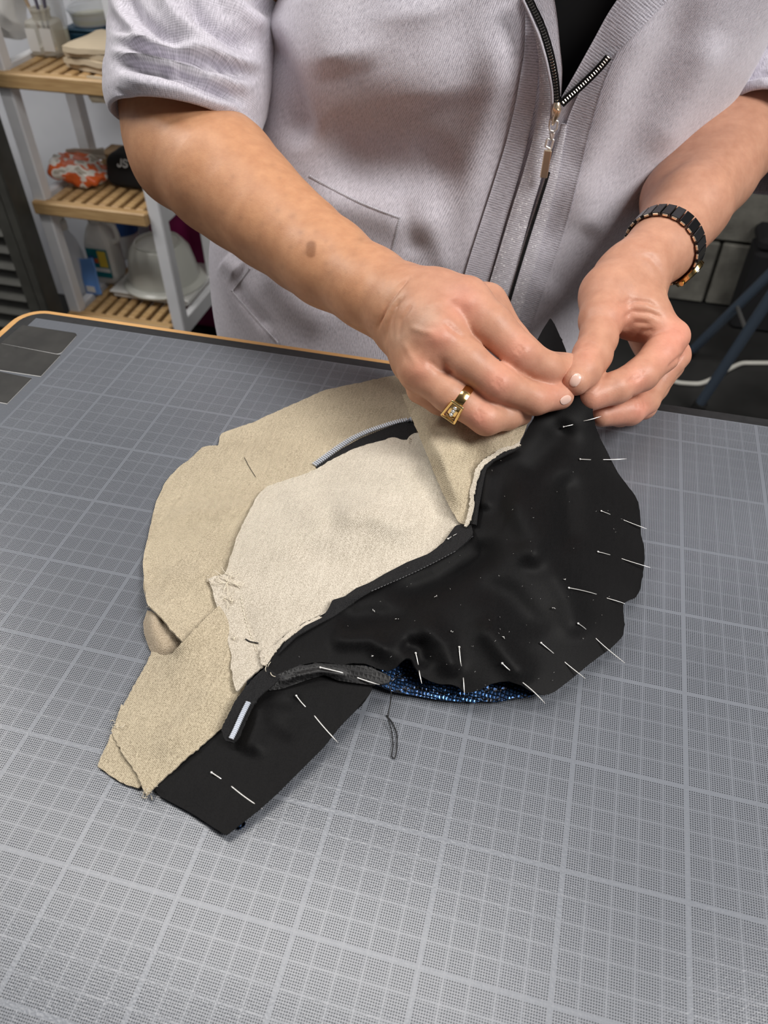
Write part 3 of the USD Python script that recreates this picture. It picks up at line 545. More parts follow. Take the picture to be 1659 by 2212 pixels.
# ================================================================== THE PERSON
def sd_cone(p, a, b, ra, rb):
    ba = b - a; pa = p - a; t = np.clip(pa @ ba / max(ba @ ba, 1e-12), 0, 1)
    return np.linalg.norm(pa - t[:, None] * ba, axis=1) - (ra + t * (rb - ra))
def smin(a, b, k):
    h = np.clip(.5 + .5 * (b - a) / k, 0, 1); return b + (a - b) * h - k * h * (1 - h)
def chain(joints):
    """(px, py, depth, radius mm) -> list of bones"""
    J = [(at(*j[:3]), j[3] / 1000) for j in joints]
    return [(J[i][0], J[i + 1][0], J[i][1], J[i + 1][1]) for i in range(len(J) - 1)]
def field(bones, k):
    def f(p):
        d = None
        for b in bones:
            q = sd_cone(p, *b); d = q if d is None else smin(d, q, k)
        return d
    return f
def hand_field(core, fingers, kf=.0035, thumb_soft=False):
    """core bones blend softly; each finger grows out of the core; fingers hardly blend with one another"""
    fc = field(core, .009); ff = [(field(b, .003), kj_) for b, kj_ in fingers]
    def f(p):
        c = fc(p); d = None
        for i, (g, kk) in enumerate(ff):
            q = smin(c, g(p), kk); d = q if d is None else smin(d, q, .009 if i == 1 and thumb_soft else kf)
        return c if d is None else d
    return f
def surface_net(f, lo, hi, h):
    lo, hi = np.asarray(lo, float), np.asarray(hi, float); B = 12
    nb = np.ceil((hi - lo) / h / B).astype(int); n = nb * B + 1
    D = np.full(n, 1.0, np.float32)
    bi = np.stack(np.meshgrid(*[np.arange(q) for q in nb], indexing="ij"), -1).reshape(-1, 3)
    dc = f(lo + (bi + .5) * B * h); rad = B * h * .87 + .006
    for j in np.nonzero(dc < -rad)[0]:
        a = bi[j] * B; D[a[0]:a[0] + B + 1, a[1]:a[1] + B + 1, a[2]:a[2] + B + 1] = -1
    keep = bi[np.abs(dc) <= rad]; g = np.stack(np.meshgrid(*[np.arange(B + 1)] * 3, indexing="ij"), -1).reshape(-1, 3)
    for s in range(0, len(keep), 60):
        kk = keep[s:s + 60]; idx = (kk[:, None] * B + g[None]).reshape(-1, 3)
        D[idx[:, 0], idx[:, 1], idx[:, 2]] = f(lo + idx * h)
    S = D < 0; c = np.zeros(n - 1, np.int8)
    cs = [(i, j, k) for i in (0, 1) for j in (0, 1) for k in (0, 1)]
    sl = lambda o: tuple(slice(o[a], n[a] - 1 + o[a]) for a in range(3))
    for o in cs: c += S[sl(o)]
    act = np.argwhere((c > 0) & (c < 8)); ids = np.full(n - 1, -1, np.int64); ids[tuple(act.T)] = np.arange(len(act))
    acc, cnt = np.zeros((len(act), 3)), np.zeros(len(act))
    for o in cs:
        for a in range(3):
            if o[a] == 0:
                o2 = list(o); o2[a] = 1
                d0, d1 = D[tuple((act + o).T)], D[tuple((act + o2).T)]; m = (d0 < 0) != (d1 < 0)
                t = np.where(m, d0 / (d0 - d1 + 1e-20), 0); q = np.array(o, float)[None].repeat(len(act), 0); q[:, a] += t
                acc[m] += q[m]; cnt[m] += 1
    V = lo + (act + acc / cnt[:, None]) * h; Fc = []
    for a in range(3):
        u, w = (a + 1) % 3, (a + 2) % 3
        s0 = [slice(None)] * 3; s1 = [slice(None)] * 3; s0[a] = slice(0, n[a] - 1); s1[a] = slice(1, n[a])
        e = np.argwhere(S[tuple(s0)] != S[tuple(s1)]); e = e[(e[:, u] > 0) & (e[:, w] > 0) & (e[:, u] < n[u] - 1) & (e[:, w] < n[w] - 1)]
        flip = S[tuple(s0)][tuple(e.T)]; du = np.zeros(3, int); dw = np.zeros(3, int); du[u] = 1; dw[w] = 1
        q = np.stack([ids[tuple((e - du - dw).T)], ids[tuple((e - dw).T)], ids[tuple(e.T)], ids[tuple((e - du).T)]], 1)
        q[~flip] = q[~flip][:, ::-1]; Fc += [q[:, [0, 1, 2]], q[:, [0, 2, 3]]]
    return V, np.vstack(Fc)
def arm_mesh(f, bones, h):
    P = np.array([b[0] for b in bones] + [b[1] for b in bones]); r = max(max(b[2], b[3]) for b in bones) + .01
    V, T = surface_net(f, P.min(0) - r, P.max(0) + r, h)
    e = .0004
    for _ in range(2):
        g = np.stack([f(V + e * np.eye(3)[a]) - f(V - e * np.eye(3)[a]) for a in range(3)], 1) / (2 * e); d = f(V)
        V = V - g * (d / np.maximum((g * g).sum(1), .2))[:, None] * .8
    return trimesh.Trimesh(V, T, process=False)

# --- right arm (left in the photograph): sighted joints with their depth
r_elbow = (372, 318, .592)
R_core = chain([(430, 60, 0.615, 46.0), (401, 239, 0.598, 45.0), (401, 312, 0.590, 38.8), (479, 380, 0.568, 38.0), (578, 472, 0.545, 28.7), (707, 566, 0.520, 25.7), (802, 625, 0.497, 22.2), (869, 666, 0.480, 20.5)])
R_core += chain([(363, 295, 0.596, 29.3), (392, 347, 0.590, 30.3), (517, 452, 0.566, 24.2), (657, 552, 0.540, 20.5), (817, 657, 0.502, 11.6), (869, 710, 0.486, 13.8)])
R_core += chain([(450, 339, 0.585, 37.5), (540, 425, 0.555, 31.1), (656, 510, 0.532, 23.4)])
R_core += chain([(876, 649, 0.478, 18.4), (932, 644, 0.467, 13.6), (1005, 655, 0.456, 12.6)])
R_core += chain([(881, 674, 0.476, 18.8), (925, 700, 0.460, 16.9), (948, 727, 0.449, 13.5)])
R_core += chain([(886, 702, 0.478, 15.6), (901, 752, 0.463, 12.2), (910, 797, 0.455, 11.3)])
R_core += chain([(887, 731, 0.482, 12.9), (894, 784, 0.475, 8.4), (919, 829, 0.470, 5.8)])
R_core += chain([(899, 647, 0.488, 15.6), (975, 645, 0.490, 10.8), (1047, 660, 0.482, 10.0)])
R_core += chain([(960, 660, 0.470, 13.8), (1047, 691, 0.472, 12.2)])
R_thumb = chain([(1053, 658, 0.482, 12.3), (1112, 724, 0.480, 7.3), (1172, 779, 0.474, 6.6), (1239, 804, 0.468, 10.2)])
R_index = chain([(1005, 653, 0.456, 13.3), (1062, 702, 0.448, 12.0), (1125, 764, 0.445, 10.3), (1182, 796, 0.454, 9.4), (1217, 799, 0.462, 8.0)])
R_mid = chain([(948, 727, 0.449, 13.2), (1010, 778, 0.443, 11.0), (1078, 829, 0.442, 10.0), (1157, 863, 0.451, 8.8), (1210, 855, 0.458, 8.1)])
R_ring = chain([(908, 800, 0.455, 12.2), (970, 852, 0.450, 10.2), (1051, 904, 0.449, 9.5), (1097, 900, 0.455, 7.5), (1129, 898, 0.462, 5.5)])
R_pink = chain([(910, 841, 0.470, 9.1), (947, 868, 0.474, 7.3), (999, 897, 0.478, 6.7), (1039, 907, 0.484, 8.2), (1080, 900, 0.489, 7.2)])
fR = hand_field(R_core, [(R_thumb, .006), (R_index, .005), (R_mid, .005), (R_ring, .005), (R_pink, .005)], thumb_soft=True)
armR = arm_mesh(fR, R_core + R_thumb + R_index + R_mid + R_ring + R_pink, .00115)

# --- left arm (right in the photograph)
L_core = chain([(1690, -60, 0.690, 46.0), (1700, 120, 0.665, 46.0), (1690, 215, 0.645, 42.0), (1626, 257, 0.622, 30.4), (1546, 374, 0.590, 26.8), (1495, 444, 0.560, 23.7), (1429, 536, 0.538, 19.7), (1377, 582, 0.524, 20.1)])
L_core += chain([(1745, 190, 0.660, 38.0), (1664, 263, 0.632, 25.8), (1563, 376, 0.598, 18.5), (1449, 531, 0.550, 16.6)])
L_core += chain([(1341, 610, 0.522, 18.7), (1316, 638, 0.508, 15.8), (1299, 692, 0.492, 12.2)])
L_core += chain([(1378, 597, 0.520, 17.6), (1398, 669, 0.508, 9.7), (1442, 730, 0.498, 7.5)])
L_core += chain([(1367, 618, 0.530, 14.2), (1417, 699, 0.526, 8.1), (1451, 765, 0.514, 7.8)])
L_core += chain([(1363, 628, 0.540, 11.8), (1419, 713, 0.542, 10.8), (1442, 788, 0.532, 7.8)])
L_core += chain([(1362, 632, 0.545, 12.7), (1409, 720, 0.552, 12.5), (1426, 797, 0.545, 9.7)])
L_core += chain([(1340, 625, 0.512, 14.0), (1385, 675, 0.502, 11.0), (1428, 718, 0.498, 8.7)])
L_core += chain([(1321, 650, 0.510, 12.8), (1360, 690, 0.506, 10.0)])
L_core += chain([(1590, 270, .635, 38), (1520, 350, .612, 34), (1462, 430, .585, 23), (1428, 495, .558, 15)])            # inner forearm, behind the cardigan's edge
L_thumb = chain([(1298, 692, 0.492, 12.6), (1293, 731, 0.483, 11.5), (1280, 766, 0.474, 11.6), (1258, 802, 0.462, 10.6), (1243, 823, 0.4555, 8.6)])
L_index = chain([(1454, 726, 0.498, 10.6), (1425, 768, 0.488, 11.0), (1386, 808, 0.479, 10.3), (1330, 838, 0.473, 9.6), (1276, 858, 0.469, 8.4)])
L_mid = chain([(1460, 766, 0.514, 9.7), (1428, 816, 0.508, 7.3), (1396, 866, 0.502, 8.2), (1360, 886, 0.493, 9.4), (1300, 897, 0.485, 7.3)])
L_ring = chain([(1445, 793, 0.532, 9.0), (1417, 838, 0.524, 7.8), (1390, 877, 0.516, 8.4), (1340, 892, 0.508, 8.6), (1295, 890, 0.500, 7.8)])
L_pink = chain([(1430, 800, 0.545, 10.4), (1405, 835, 0.535, 8.8), (1375, 860, 0.527, 8.0), (1330, 868, 0.518, 7.4), (1300, 865, 0.512, 7.0)])
fL = hand_field(L_core, [(L_thumb, .005), (L_index, .005), (L_mid, .004), (L_ring, .004), (L_pink, .004)])
armL = arm_mesh(fL, L_core + L_thumb + L_index + L_mid + L_ring + L_pink, .00115)

# --- creases and tendons pressed into the skin (measured on the skin, then displaced along its normals)
def sculpt(mesh, rs):
    n = mesh.vertex_normals; p = topx(mesh.vertices); vis = np.einsum("ij,ij->i", n, C - mesh.vertices) > 0
    d = np.zeros(len(p)); d[vis] = ridges(p[vis, :2], rs); mesh.vertices = mesh.vertices + n * (d / 1000)[:, None]
cr = []
cr += [([(893, 590), (862, 622), (838, 655), (822, 690), (812, 722)], 4.2, -1.7), ([(880, 630), (850, 665), (838, 700), (832, 745)], 4, -1.1), ([(862, 640), (848, 690), (846, 735)], 3.5, -.9), ([(895, 650), (868, 690), (860, 740)], 4, -.7)]
cr += [([(1000, 640), (960, 650), (905, 668)], 7, .5), ([(945, 722), (910, 715), (880, 705)], 7, .55), ([(905, 795), (885, 765), (870, 735)], 7, .45)]       # tendons
cr += [([(955, 690), (980, 712), (1012, 735)], 7, -1.2), ([(920, 775), (950, 800), (985, 812)], 7, -1.0)]
for x, y in ((1000, 652), (948, 728), (908, 800)): cr += [([(x - 6, y), (x + 6, y + 2)], 17, 1.1, 0)]
for x, y, a in ((1122, 756, 2.2), (1075, 826, 2.2), (1036, 896, 2.1)):
    for o in (-7, 0, 7):
        c, s_ = math.cos(a), math.sin(a); cx, cy = x + o * .75, y + o * .6
        cr += [([(cx - 12 * c, cy - 12 * s_), (cx + 12 * c, cy + 12 * s_)], 2.8, -.6)]
    cr += [([(x - 4, y), (x + 4, y)], 14, .6, 0)]
sculpt(armR, cr)
cl = [([(1378, 546), (1405, 556), (1424, 578), (1436, 606), (1439, 634)], 8, -.9)]
cl += [([(1340, 672), (1372, 650), (1400, 652), (1428, 668)], 5, -.9), ([(1338, 695), (1368, 672), (1405, 676), (1440, 690)], 5, -1.0), ([(1345, 716), (1372, 696), (1410, 700)], 5, -.9), ([(1362, 738), (1385, 716), (1420, 712)], 5, -.8), ([(1330, 655), (1350, 655), (1368, 640)], 5, -.7)]
for o in (-6, 0, 6): cl += [([(1253, 748 + o), (1272, 745 + o), (1292, 752 + o)], 2.8, -.6)]
for o in (-10, -2, 6): cl += [([(1362 + o, 828), (1378 + o, 815), (1384 + o, 795)], 2.8, -.65)]
for o in (-8, 0, 8): cl += [([(1372 + o, 850), (1384 + o, 870), (1386 + o, 885)], 2.8, -.6)]
cl += [([(1460, 722), (1470, 730)], 17, 1.3, 0), ([(1480, 778), (1470, 790)], 14, .8, 0), ([(1476, 764), (1448, 790), (1442, 800)], 4, -1.2)]
sculpt(armL, cl)

# --- torso: slanted superellipse rings (z, cx, cy, half width, half depth)
TZ = np.array([(-.30, .19, .255, .180, .125), (-.20, .19, .255, .184, .130), (-.10, .192, .255, .186, .134), (-.03, .199, .258, .191, .134), (.03, .223, .262, .197, .132), (.08, .244, .267, .199, .130), (.13, .266, .272, .195, .128), (.19, .290, .272, .186, .136), (.26, .310, .274, .185, .146), (.34, .318, .285, .182, .142), (.42, .318, .30, .180, .115), (.455, .318, .305, .172, .088), (.485, .318, .305, .140, .074), (.505, .318, .302, .088, .066), (.515, .318, .30, .070, .064)], float)
TI = PchipInterpolator(TZ[:, 0], TZ[:, 1:])
YAW = math.radians(8)
def torso_ring(z, th, off=0.0):
    c = TI(z); e = 2 / 2.25; cs, sn = np.cos(th), np.sin(th)
    x = (c[..., 2] + off) * np.sign(cs) * np.abs(cs) ** e; y = (c[..., 3] + off) * np.sign(sn) * np.abs(sn) ** e
    return np.stack([c[..., 0] + x * math.cos(YAW) - y * math.sin(YAW), c[..., 1] + x * math.sin(YAW) + y * math.cos(YAW), np.broadcast_to(z, x.shape)], -1)
def torso_mesh(z0, z1, nz, nth, off):
    z = np.linspace(z0, z1, nz)[:, None]; th = np.linspace(0, 2 * np.pi, nth, endpoint=False)[None] + np.pi / 2
    V = torso_ring(np.broadcast_to(z, (nz, nth)), np.broadcast_to(th, (nz, nth)), off).reshape(-1, 3)
    i, j = np.meshgrid(np.arange(nz - 1), np.arange(nth), indexing="ij"); j2 = (j + 1) % nth
    a, b, c, d = i * nth + j, i * nth + j2, (i + 1) * nth + j2, (i + 1) * nth + j
    T = np.vstack([np.stack([a, b, c], -1).reshape(-1, 3), np.stack([a, c, d], -1).reshape(-1, 3)])
    return V, T, nz, nth
import manifold3d as m3
def to_man(t): return m3.Manifold(m3.Mesh(np.asarray(t.vertices, np.float32), np.asarray(t.faces, np.uint32)))
HX, HY = .315, .27                      # head over the shoulders
legs = [(V3(.12, .27, -.20), V3(.13, .29, -.48), .085, .058), (V3(.13, .29, -.48), V3(.13, .31, -.83), .056, .04), (V3(.27, .27, -.20), V3(.26, .29, -.48), .085, .058), (V3(.26, .29, -.48), V3(.26, .31, -.83), .056, .04),
        (V3(.13, .31, -.845), V3(.115, .15, -.87), .035, .026), (V3(.26, .31, -.845), V3(.275, .15, -.87), .035, .026)]
trunk = [(V3(.20, .31, .43), V3(.44, .31, .43), .05, .05), (V3(.31, .30, .35), V3(.315, .30, .46), .08, .06), (V3(.315, .295, .45), V3(.315, .275, .58), .055, .052)]
arms_up = [(V3(.17, .30, .43), at(430, 60, .615), .055, .046), (V3(.47, .31, .43), at(1690, -60, .69), .055, .046)]
head = [(V3(HX, .265, .665), V3(HX, .285, .675), .078, .086), (V3(HX, .215, .60), V3(HX, .235, .645), .045, .062)]
feat = [(V3(HX, .183, .645), V3(HX, .166, .618), .008, .012), (V3(HX - .083, .275, .655), V3(HX - .086, .28, .625), .012, .009), (V3(HX + .083, .275, .655), V3(HX + .086, .28, .625), .012, .009),
        (V3(HX - .018, .176, .585), V3(HX + .018, .176, .585), .008, .008), (V3(HX, .178, .56), V3(HX, .185, .565), .02, .02)]
core_bones = trunk + arms_up + legs + head
def torso_sd(p, off):
    z = np.clip(p[:, 2], TZ[0, 0], .46); c = TI(z); x, y = p[:, 0] - c[:, 0], p[:, 1] - c[:, 1]
    u, w_ = x * math.cos(YAW) + y * math.sin(YAW), -x * math.sin(YAW) + y * math.cos(YAW)
    r = (np.abs(u / (c[:, 2] + off)) ** 2.25 + np.abs(w_ / (c[:, 3] + off)) ** 2.25) ** (1 / 2.25)
    return np.maximum((r - 1) * .13, np.abs(p[:, 2] - z) + np.where(p[:, 2] > .46, -.0, -.0) + (r - 1) * .13)
def fB(p):
    d = smin(field(core_bones, .02)(p), torso_sd(p, -.022), .03); d = smin(d, field(feat, .008)(p), .012)
    for sx in (-1, 1):
        d = -smin(-d, sd_cone(p, V3(HX + sx * .032, .165, .652), V3(HX + sx * .032, .166, .652), .017, .017), .012)
        d = smin(d, sd_cone(p, V3(HX + sx * .032 - .006, .1935, .6575), V3(HX + sx * .032 + .006, .1935, .6575), .0115, .0115), .004)
    return d
allb = np.array([b[0] for b in core_bones] + [b[1] for b in core_bones])
V, T = surface_net(fB, allb.min(0) - .14, allb.max(0) + .14, .009)
body_core = trimesh.Trimesh(V, T, process=False)
body = to_man(armR) + to_man(armL) + to_man(body_core)
bm = body.to_mesh(); bv, bf = np.array(bm.vert_properties[:, :3], float), np.array(bm.tri_verts)
bp = topx(bv)

# --- pigment of the skin: redder knuckles and fingertips, tanned forearm, moles
base = np.array([.54, .272, .146]); tone = np.tile(base, (len(bv), 1))
def tint(cx, cy, rad, col, amt):
    global tone
    k = amt * np.exp(-(((bp[:, 0] - cx) ** 2 + (bp[:, 1] - cy) ** 2) / rad ** 2)); tone = tone * (1 - k[:, None]) + np.array(col) * k[:, None]
handR = 1 / (1 + np.exp(-(bp[:, 0] - 850) / 40)); tone = tone * (1 - handR[:, None]) + np.array([.50, .258, .172]) * handR[:, None]
pink = (.66, .27, .20)
for x, y, r_, a_ in ((1000, 655, 40, .55), (948, 728, 34, .5), (908, 800, 30, .4), (1120, 760, 40, .45), (1075, 828, 34, .55), (1036, 905, 30, .65), (1200, 850, 40, .4), (1465, 725, 42, .7), (1385, 885, 26, .75), (1378, 820, 30, .55), (1270, 765, 30, .3), (1290, 870, 40, .45), (1440, 770, 40, .4), (1350, 680, 40, .35), (1340, 900, 30, .4)): tint(x, y, r_, pink, a_)
for x, y in ((930, 680), (860, 730), (900, 700), (850, 640)): tint(x, y, 26, (.50, .36, .27), .35)
seg, _ = polydist(bp[:, :2], [(672, 531), (671, 546)])
k = 1 / (1 + np.exp((seg - 10.5) / 1.2)); tone = tone * (1 - .85 * k[:, None]) + np.array([.26, .11, .05]) * .85 * k[:, None]
rf = np.random.default_rng(5)
for _ in range(60):
    t_ = rf.uniform(); x = 380 + 460 * t_ + rf.normal(0, 25); y = 360 + 300 * t_ + rf.normal(0, 55); tint(x, y, rf.uniform(2.5, 6.5), (.40, .20, .11), rf.uniform(.25, .6))
for x, y in ((600, 455), (480, 460), (520, 470), (632, 466), (712, 590), (780, 517)): tint(x, y, 7, (.36, .18, .10), .5)
for x, y in ((1548, 360), (1570, 330), (1600, 280), (1585, 318), (1520, 376)): tint(x, y, 4, (.45, .22, .14), .5)
lip = np.abs(bv[:, 2] - .585) < .007; k = lip & (bv[:, 1] < .18); tone[k] = (.52, .235, .17)

person = thing("person", "person in a lilac grey zip cardigan with rolled sleeves, bent over the pinned bag", "person", (.2, .28, FL))
body_path = obj("body", (bv, bf), "skin", person, smooth=True, skin=tone)
def nail(f, cx, cy, rx, ry, ang, d0, lift=.0005):
    """nail plate: a domed shell laid on the fingertip"""
    n = 22; U, Wg = np.meshgrid(np.linspace(-1, 1, n), np.linspace(-1, 1, n)); sq = lambda a_, b_: a_ * np.sqrt(np.clip(1 - b_ * b_ / 2.2, 0, 1))
    u, w_ = sq(U, Wg).ravel(), sq(Wg, U).ravel(); c, s_ = math.cos(ang), math.sin(ang)
    x, y = cx + u * rx * c - w_ * ry * s_, cy + u * rx * s_ + w_ * ry * c
    d = np.full(len(x), d0 - .03)
    for _ in range(60): d = d + np.clip(f(at(x, y, d)), -.002, .004) * .8
    d = np.minimum(d, np.median(d) + .006)
    r2 = np.maximum(np.abs(U), np.abs(Wg)).ravel(); P = at(x, y, d - lift * (1 - .55 * r2 ** 4)); Q = at(x, y, d + .0006)
    i, j = np.meshgrid(np.arange(n - 1), np.arange(n - 1), indexing="ij"); a_ = (i * n + j).ravel(); f_ = np.vstack([np.stack([a_, a_ + 1, a_ + n + 1], 1), np.stack([a_, a_ + n + 1, a_ + n], 1)])
    if np.einsum("ij,ij->i", trimesh.Trimesh(P, f_, process=False).face_normals, C - P[f_[:, 0]]).mean() < 0: f_ = f_[:, ::-1]
    rim = np.r_[np.arange(n), np.arange(n - 1, n * n, n)[1:], np.arange((n - 1) * n, n * n)[::-1][1:], np.arange(0, n * n, n)[::-1][1:-1]]; r2_ = np.roll(rim, -1); N = n * n
    sd = np.vstack([np.stack([rim, r2_, r2_ + N], 1), np.stack([rim, r2_ + N, rim + N], 1)])
    obj("fingernail", trimesh.Trimesh(np.vstack([P, Q]), np.vstack([f_, f_[:, ::-1] + N, sd]), process=False), "nail", body_path, smooth=True)
nail(fL, 1243, 821, 11, 16, .55, .4555); nail(fR, 1222, 864, 9, 13, 1.0, .458)

# --- cardigan: outer knit shell over the torso, open in a V at the top
V_OPEN = Polygon([(1150, -900), (1165, -420), (1180, -160), (1192, -60), (1204, 60), (1214, 150), (1212, 205), (1216, 216), (1240, 178), (1275, 115), (1312, 50), (1345, -10), (1380, -60), (1440, -180), (1530, -420), (1600, -900)])
cv, ct, nz, nth = torso_mesh(-.30, .512, 350, 620, .0)
cm = trimesh.Trimesh(cv, ct, process=False); nrm = cm.vertex_normals; pp = topx(cv); front = np.einsum("ij,ij->i", nrm, C - cv) > 0
fold = [([(640, 90), (780, 170), (920, 185), (1060, 130)], 110, 12.0, 0), ([(680, 340), (800, 370), (940, 375), (1040, 340)], 60, -5.0), ([(1140, -40), (1120, 160), (1075, 360), (1010, 590)], 26, -2.5), ([(1080, -40), (1070, 150), (1030, 330), (975, 520)], 40, 5.0),
        ([(700, -60), (740, 60), (770, 160)], 60, 9.0), ([(900, -40), (930, 120), (960, 230)], 90, 8.0), ([(690, 260), (760, 330), (880, 370), (1000, 330)], 60, -9.0), ([(640, 420), (780, 440), (900, 480), (1000, 470)], 50, 6.0),
        ([(600, 60), (640, 200), (660, 330)], 30, -10.0), ([(560, 560), (640, 640), (740, 720)], 50, 5.0), ([(870, 420), (890, 520), (905, 560)], 22, -3.0), ([(930, 430), (945, 520), (965, 600)], 22, 2.5),
        ([(1420, -40), (1340, 130), (1270, 330), (1200, 520)], 46, 6.5), ([(1520, -40), (1430, 150), (1350, 330), (1270, 480)], 40, -4.0), ([(1560, 60), (1490, 200), (1400, 350)], 34, 4.0), ([(1180, 640), (1240, 560), (1290, 480)], 40, -4.0), ([(1160, 560), (1210, 420), (1260, 300)], 22, -2.5),
        ([(500, 600), (530, 650), (590, 720)], 12, -3.0), ([(480, 560), (520, 590)], 20, 4.0)]
disp = np.zeros(len(cv)); disp[front] = ridges(pp[front, :2], fold)
disp += 0.7 * np.sin(cv[:, 0] * 60 + cv[:, 2] * 35) * np.sin(cv[:, 2] * 42 + 1) * front
cv = cv + nrm * (disp / 1000)[:, None]
pp = topx(cv); inV = front & shapely.contains_xy(V_OPEN, pp[:, 0], pp[:, 1]) & (pp[:, 1] > -170)
vl, vr = ony(1186, -160, .135), ony(1424, -160, .135); kz = np.clip((cv[:, 2] - vl[2]) / (.50 - vl[2]), 0, 1)
inV |= front & (pp[:, 1] <= -150) & (cv[:, 2] > vl[2] - .03) & (cv[:, 0] > vl[0] + (.255 - vl[0]) * kz) & (cv[:, 0] < vr[0] + (.385 - vr[0]) * kz) & (cv[:, 1] < .30)
ct = ct[~inV[ct].any(1)]
thv = np.tile(np.arange(nth) / nth * 1.03, nz); zv = np.repeat(np.linspace(-.30, .512, nz), nth)
seam_ok = ~((ct % nth).max(1) - (ct % nth).min(1) > nth / 2); ct2 = ct[seam_ok]
cardigan = obj("cardigan", trimesh.Trimesh(cv, ct2, process=False), "knit", person, smooth=True, uv=np.stack([thv, zv], 1), label="lilac grey heathered knit cardigan with lurex placket")
locs[cardigan] = locs[person]
fr_ = front & (pp[:, 0] > 300) & (pp[:, 0] < 1800) & (pp[:, 1] > -200) & (pp[:, 1] < 950); sub = np.nonzero(fr_)[0][::3]
card_d = LinearNDInterpolator(pp[sub, :2], pp[sub, 2])
tv, tt, _, _ = torso_mesh(.06, .50, 70, 160, -.017)
obj("black_top", trimesh.Trimesh(tv, tt, process=False), "top_black", person, smooth=True)

def on_card(px_, py_, lift):
    d = card_d(px_, py_); bad = np.isnan(d)
    if bad.any():
        d = np.array(d); tr = cKDTree(pp[sub, :2]); d[bad] = pp[sub][tr.query(np.stack([np.asarray(px_)[bad], np.asarray(py_)[bad]], 1))[1], 2]
    return at(px_, py_, d - lift)
def strip(center, half, lift, bulge=.0, step=3.0, thick=.0008, nw=8, lifts=None):
    """ribbon following the cardigan along a sighted line; half = half width in sighted px (number or per point)"""
    c = np.array(center, float); L = np.linalg.norm(np.diff(c, axis=0), axis=1).sum(); n = int(L / step) + 2
    hw = np.broadcast_to(half, len(c)).astype(float); lf = np.broadcast_to(lift if lifts is None else lifts, len(c)).astype(float)
    s = np.r_[0, np.cumsum(np.linalg.norm(np.diff(c, axis=0), axis=1))]; q = spline(np.c_[c, hw, lf], n)
    t = np.gradient(q[:, :2], axis=0); t /= np.linalg.norm(t, axis=1, keepdims=True); nr = np.stack([-t[:, 1], t[:, 0]], 1)
    u = np.linspace(-1, 1, nw); P = q[:, None, :2] + nr[:, None] * (u[None, :, None] * q[:, 2][:, None, None])
    Lf = q[:, 3][:, None] + bulge * (1 - u[None] ** 4)
    v = on_card(P[..., 0].ravel(), P[..., 1].ravel(), Lf.ravel())
    i, j = np.meshgrid(np.arange(n - 1), np.arange(nw - 1), indexing="ij"); a = (i * nw + j).ravel(); f = np.vstack([np.stack([a, a + 1, a + nw + 1], 1), np.stack([a, a + nw + 1, a + nw], 1)])
    tm = trimesh.Trimesh(v, f, process=False)
    if np.einsum("ij,ij->i", tm.face_normals, C - tm.triangles_center).mean() < 0: f = f[:, ::-1]; tm = trimesh.Trimesh(v, f, process=False)
    lo = v - tm.vertex_normals * thick; N = len(v)
    rim = np.r_[np.arange(nw), np.arange(nw - 1, n * nw, nw)[1:], np.arange((n - 1) * nw, n * nw)[::-1][1:], np.arange(0, n * nw, nw)[::-1][1:-1]]; r2 = np.roll(rim, -1)
    sd = np.vstack([np.stack([rim, r2, r2 + N], 1), np.stack([rim, r2 + N, rim + N], 1)])
    ss = np.r_[0, np.cumsum(np.linalg.norm(np.diff(v.reshape(n, nw, 3)[:, nw // 2], axis=0), axis=1))]
    uv = np.stack([np.tile(u * .008, n), np.repeat(ss, nw)], 1)
    return trimesh.Trimesh(np.vstack([v, lo]), np.vstack([f, f[:, ::-1] + N, sd]), process=False), np.vstack([uv, uv])
def add_strip(name, m, *a, parent=cardigan, label=None, kind=None, **k):
    t, uv = strip(*a, **k); return obj(name, t, m, parent, smooth=True, uv=uv, label=label, kind=kind)
# ribbed bands either side, lurex placket strips, facing along the open V
add_strip("ribbed_band", "knit_rib", [(1146, -20), (1150, 90), (1140, 190), (1118, 300), (1090, 400), (1062, 490), (1030, 600), (1005, 700)], [14, 16, 20, 22, 24, 25, 27, 27], .002)
add_strip("ribbed_band", "knit_rib", [(1380, -20), (1330, 80), (1283, 180), (1250, 270), (1222, 380), (1196, 480), (1160, 590), (1120, 710)], [12, 16, 20, 26, 27, 27, 26, 25], .002)
add_strip("placket", "knit_lurex", [(1160, 60), (1176, 140), (1180, 210), (1170, 290), (1152, 370), (1128, 450), (1102, 540), (1072, 640), (1050, 720)], [8, 12, 15, 17, 20, 21, 22, 22, 22], .0042, bulge=.0012)
add_strip("placket", "knit_lurex", [(1218, 268), (1205, 330), (1186, 400), (1166, 470), (1146, 540), (1118, 630), (1095, 710)], [7, 10, 15, 17, 19, 20, 20], .0034, bulge=.0012)
# facing folded out of the V
add_strip("facing", "knit", [(1166, -30), (1184, 40), (1196, 100), (1206, 160), (1208, 208)], [26, 20, 14, 9, 4], .006)
add_strip("facing", "knit_rib", [(1420, -40), (1352, 40), (1300, 108), (1256, 165), (1216, 214)], [44, 38, 26, 15, 4], .006)
add_strip("collar_edge", "knit", [(1120, -20), (1148, 40), (1168, 90), (1184, 150), (1193, 210), (1190, 260)], 3.5, .010, bulge=.001)
zl, zr = [(1133, -20), (1152, 18), (1168, 52), (1182, 92), (1192, 132), (1199, 172), (1202, 205), (1203, 222)], [(1314, 124), (1292, 150), (1266, 176), (1240, 200), (1222, 216), (1212, 226)]
add_strip("zipper_tape", "black_tape", zl, 8.5, .0088); add_strip("zipper_tape", "black_tape", zr, 8.0, .0088)
add_strip("zipper_tape", "black_tape", [(1186, 372), (1168, 430), (1146, 500), (1120, 585), (1092, 680)], 3.0, .0052)
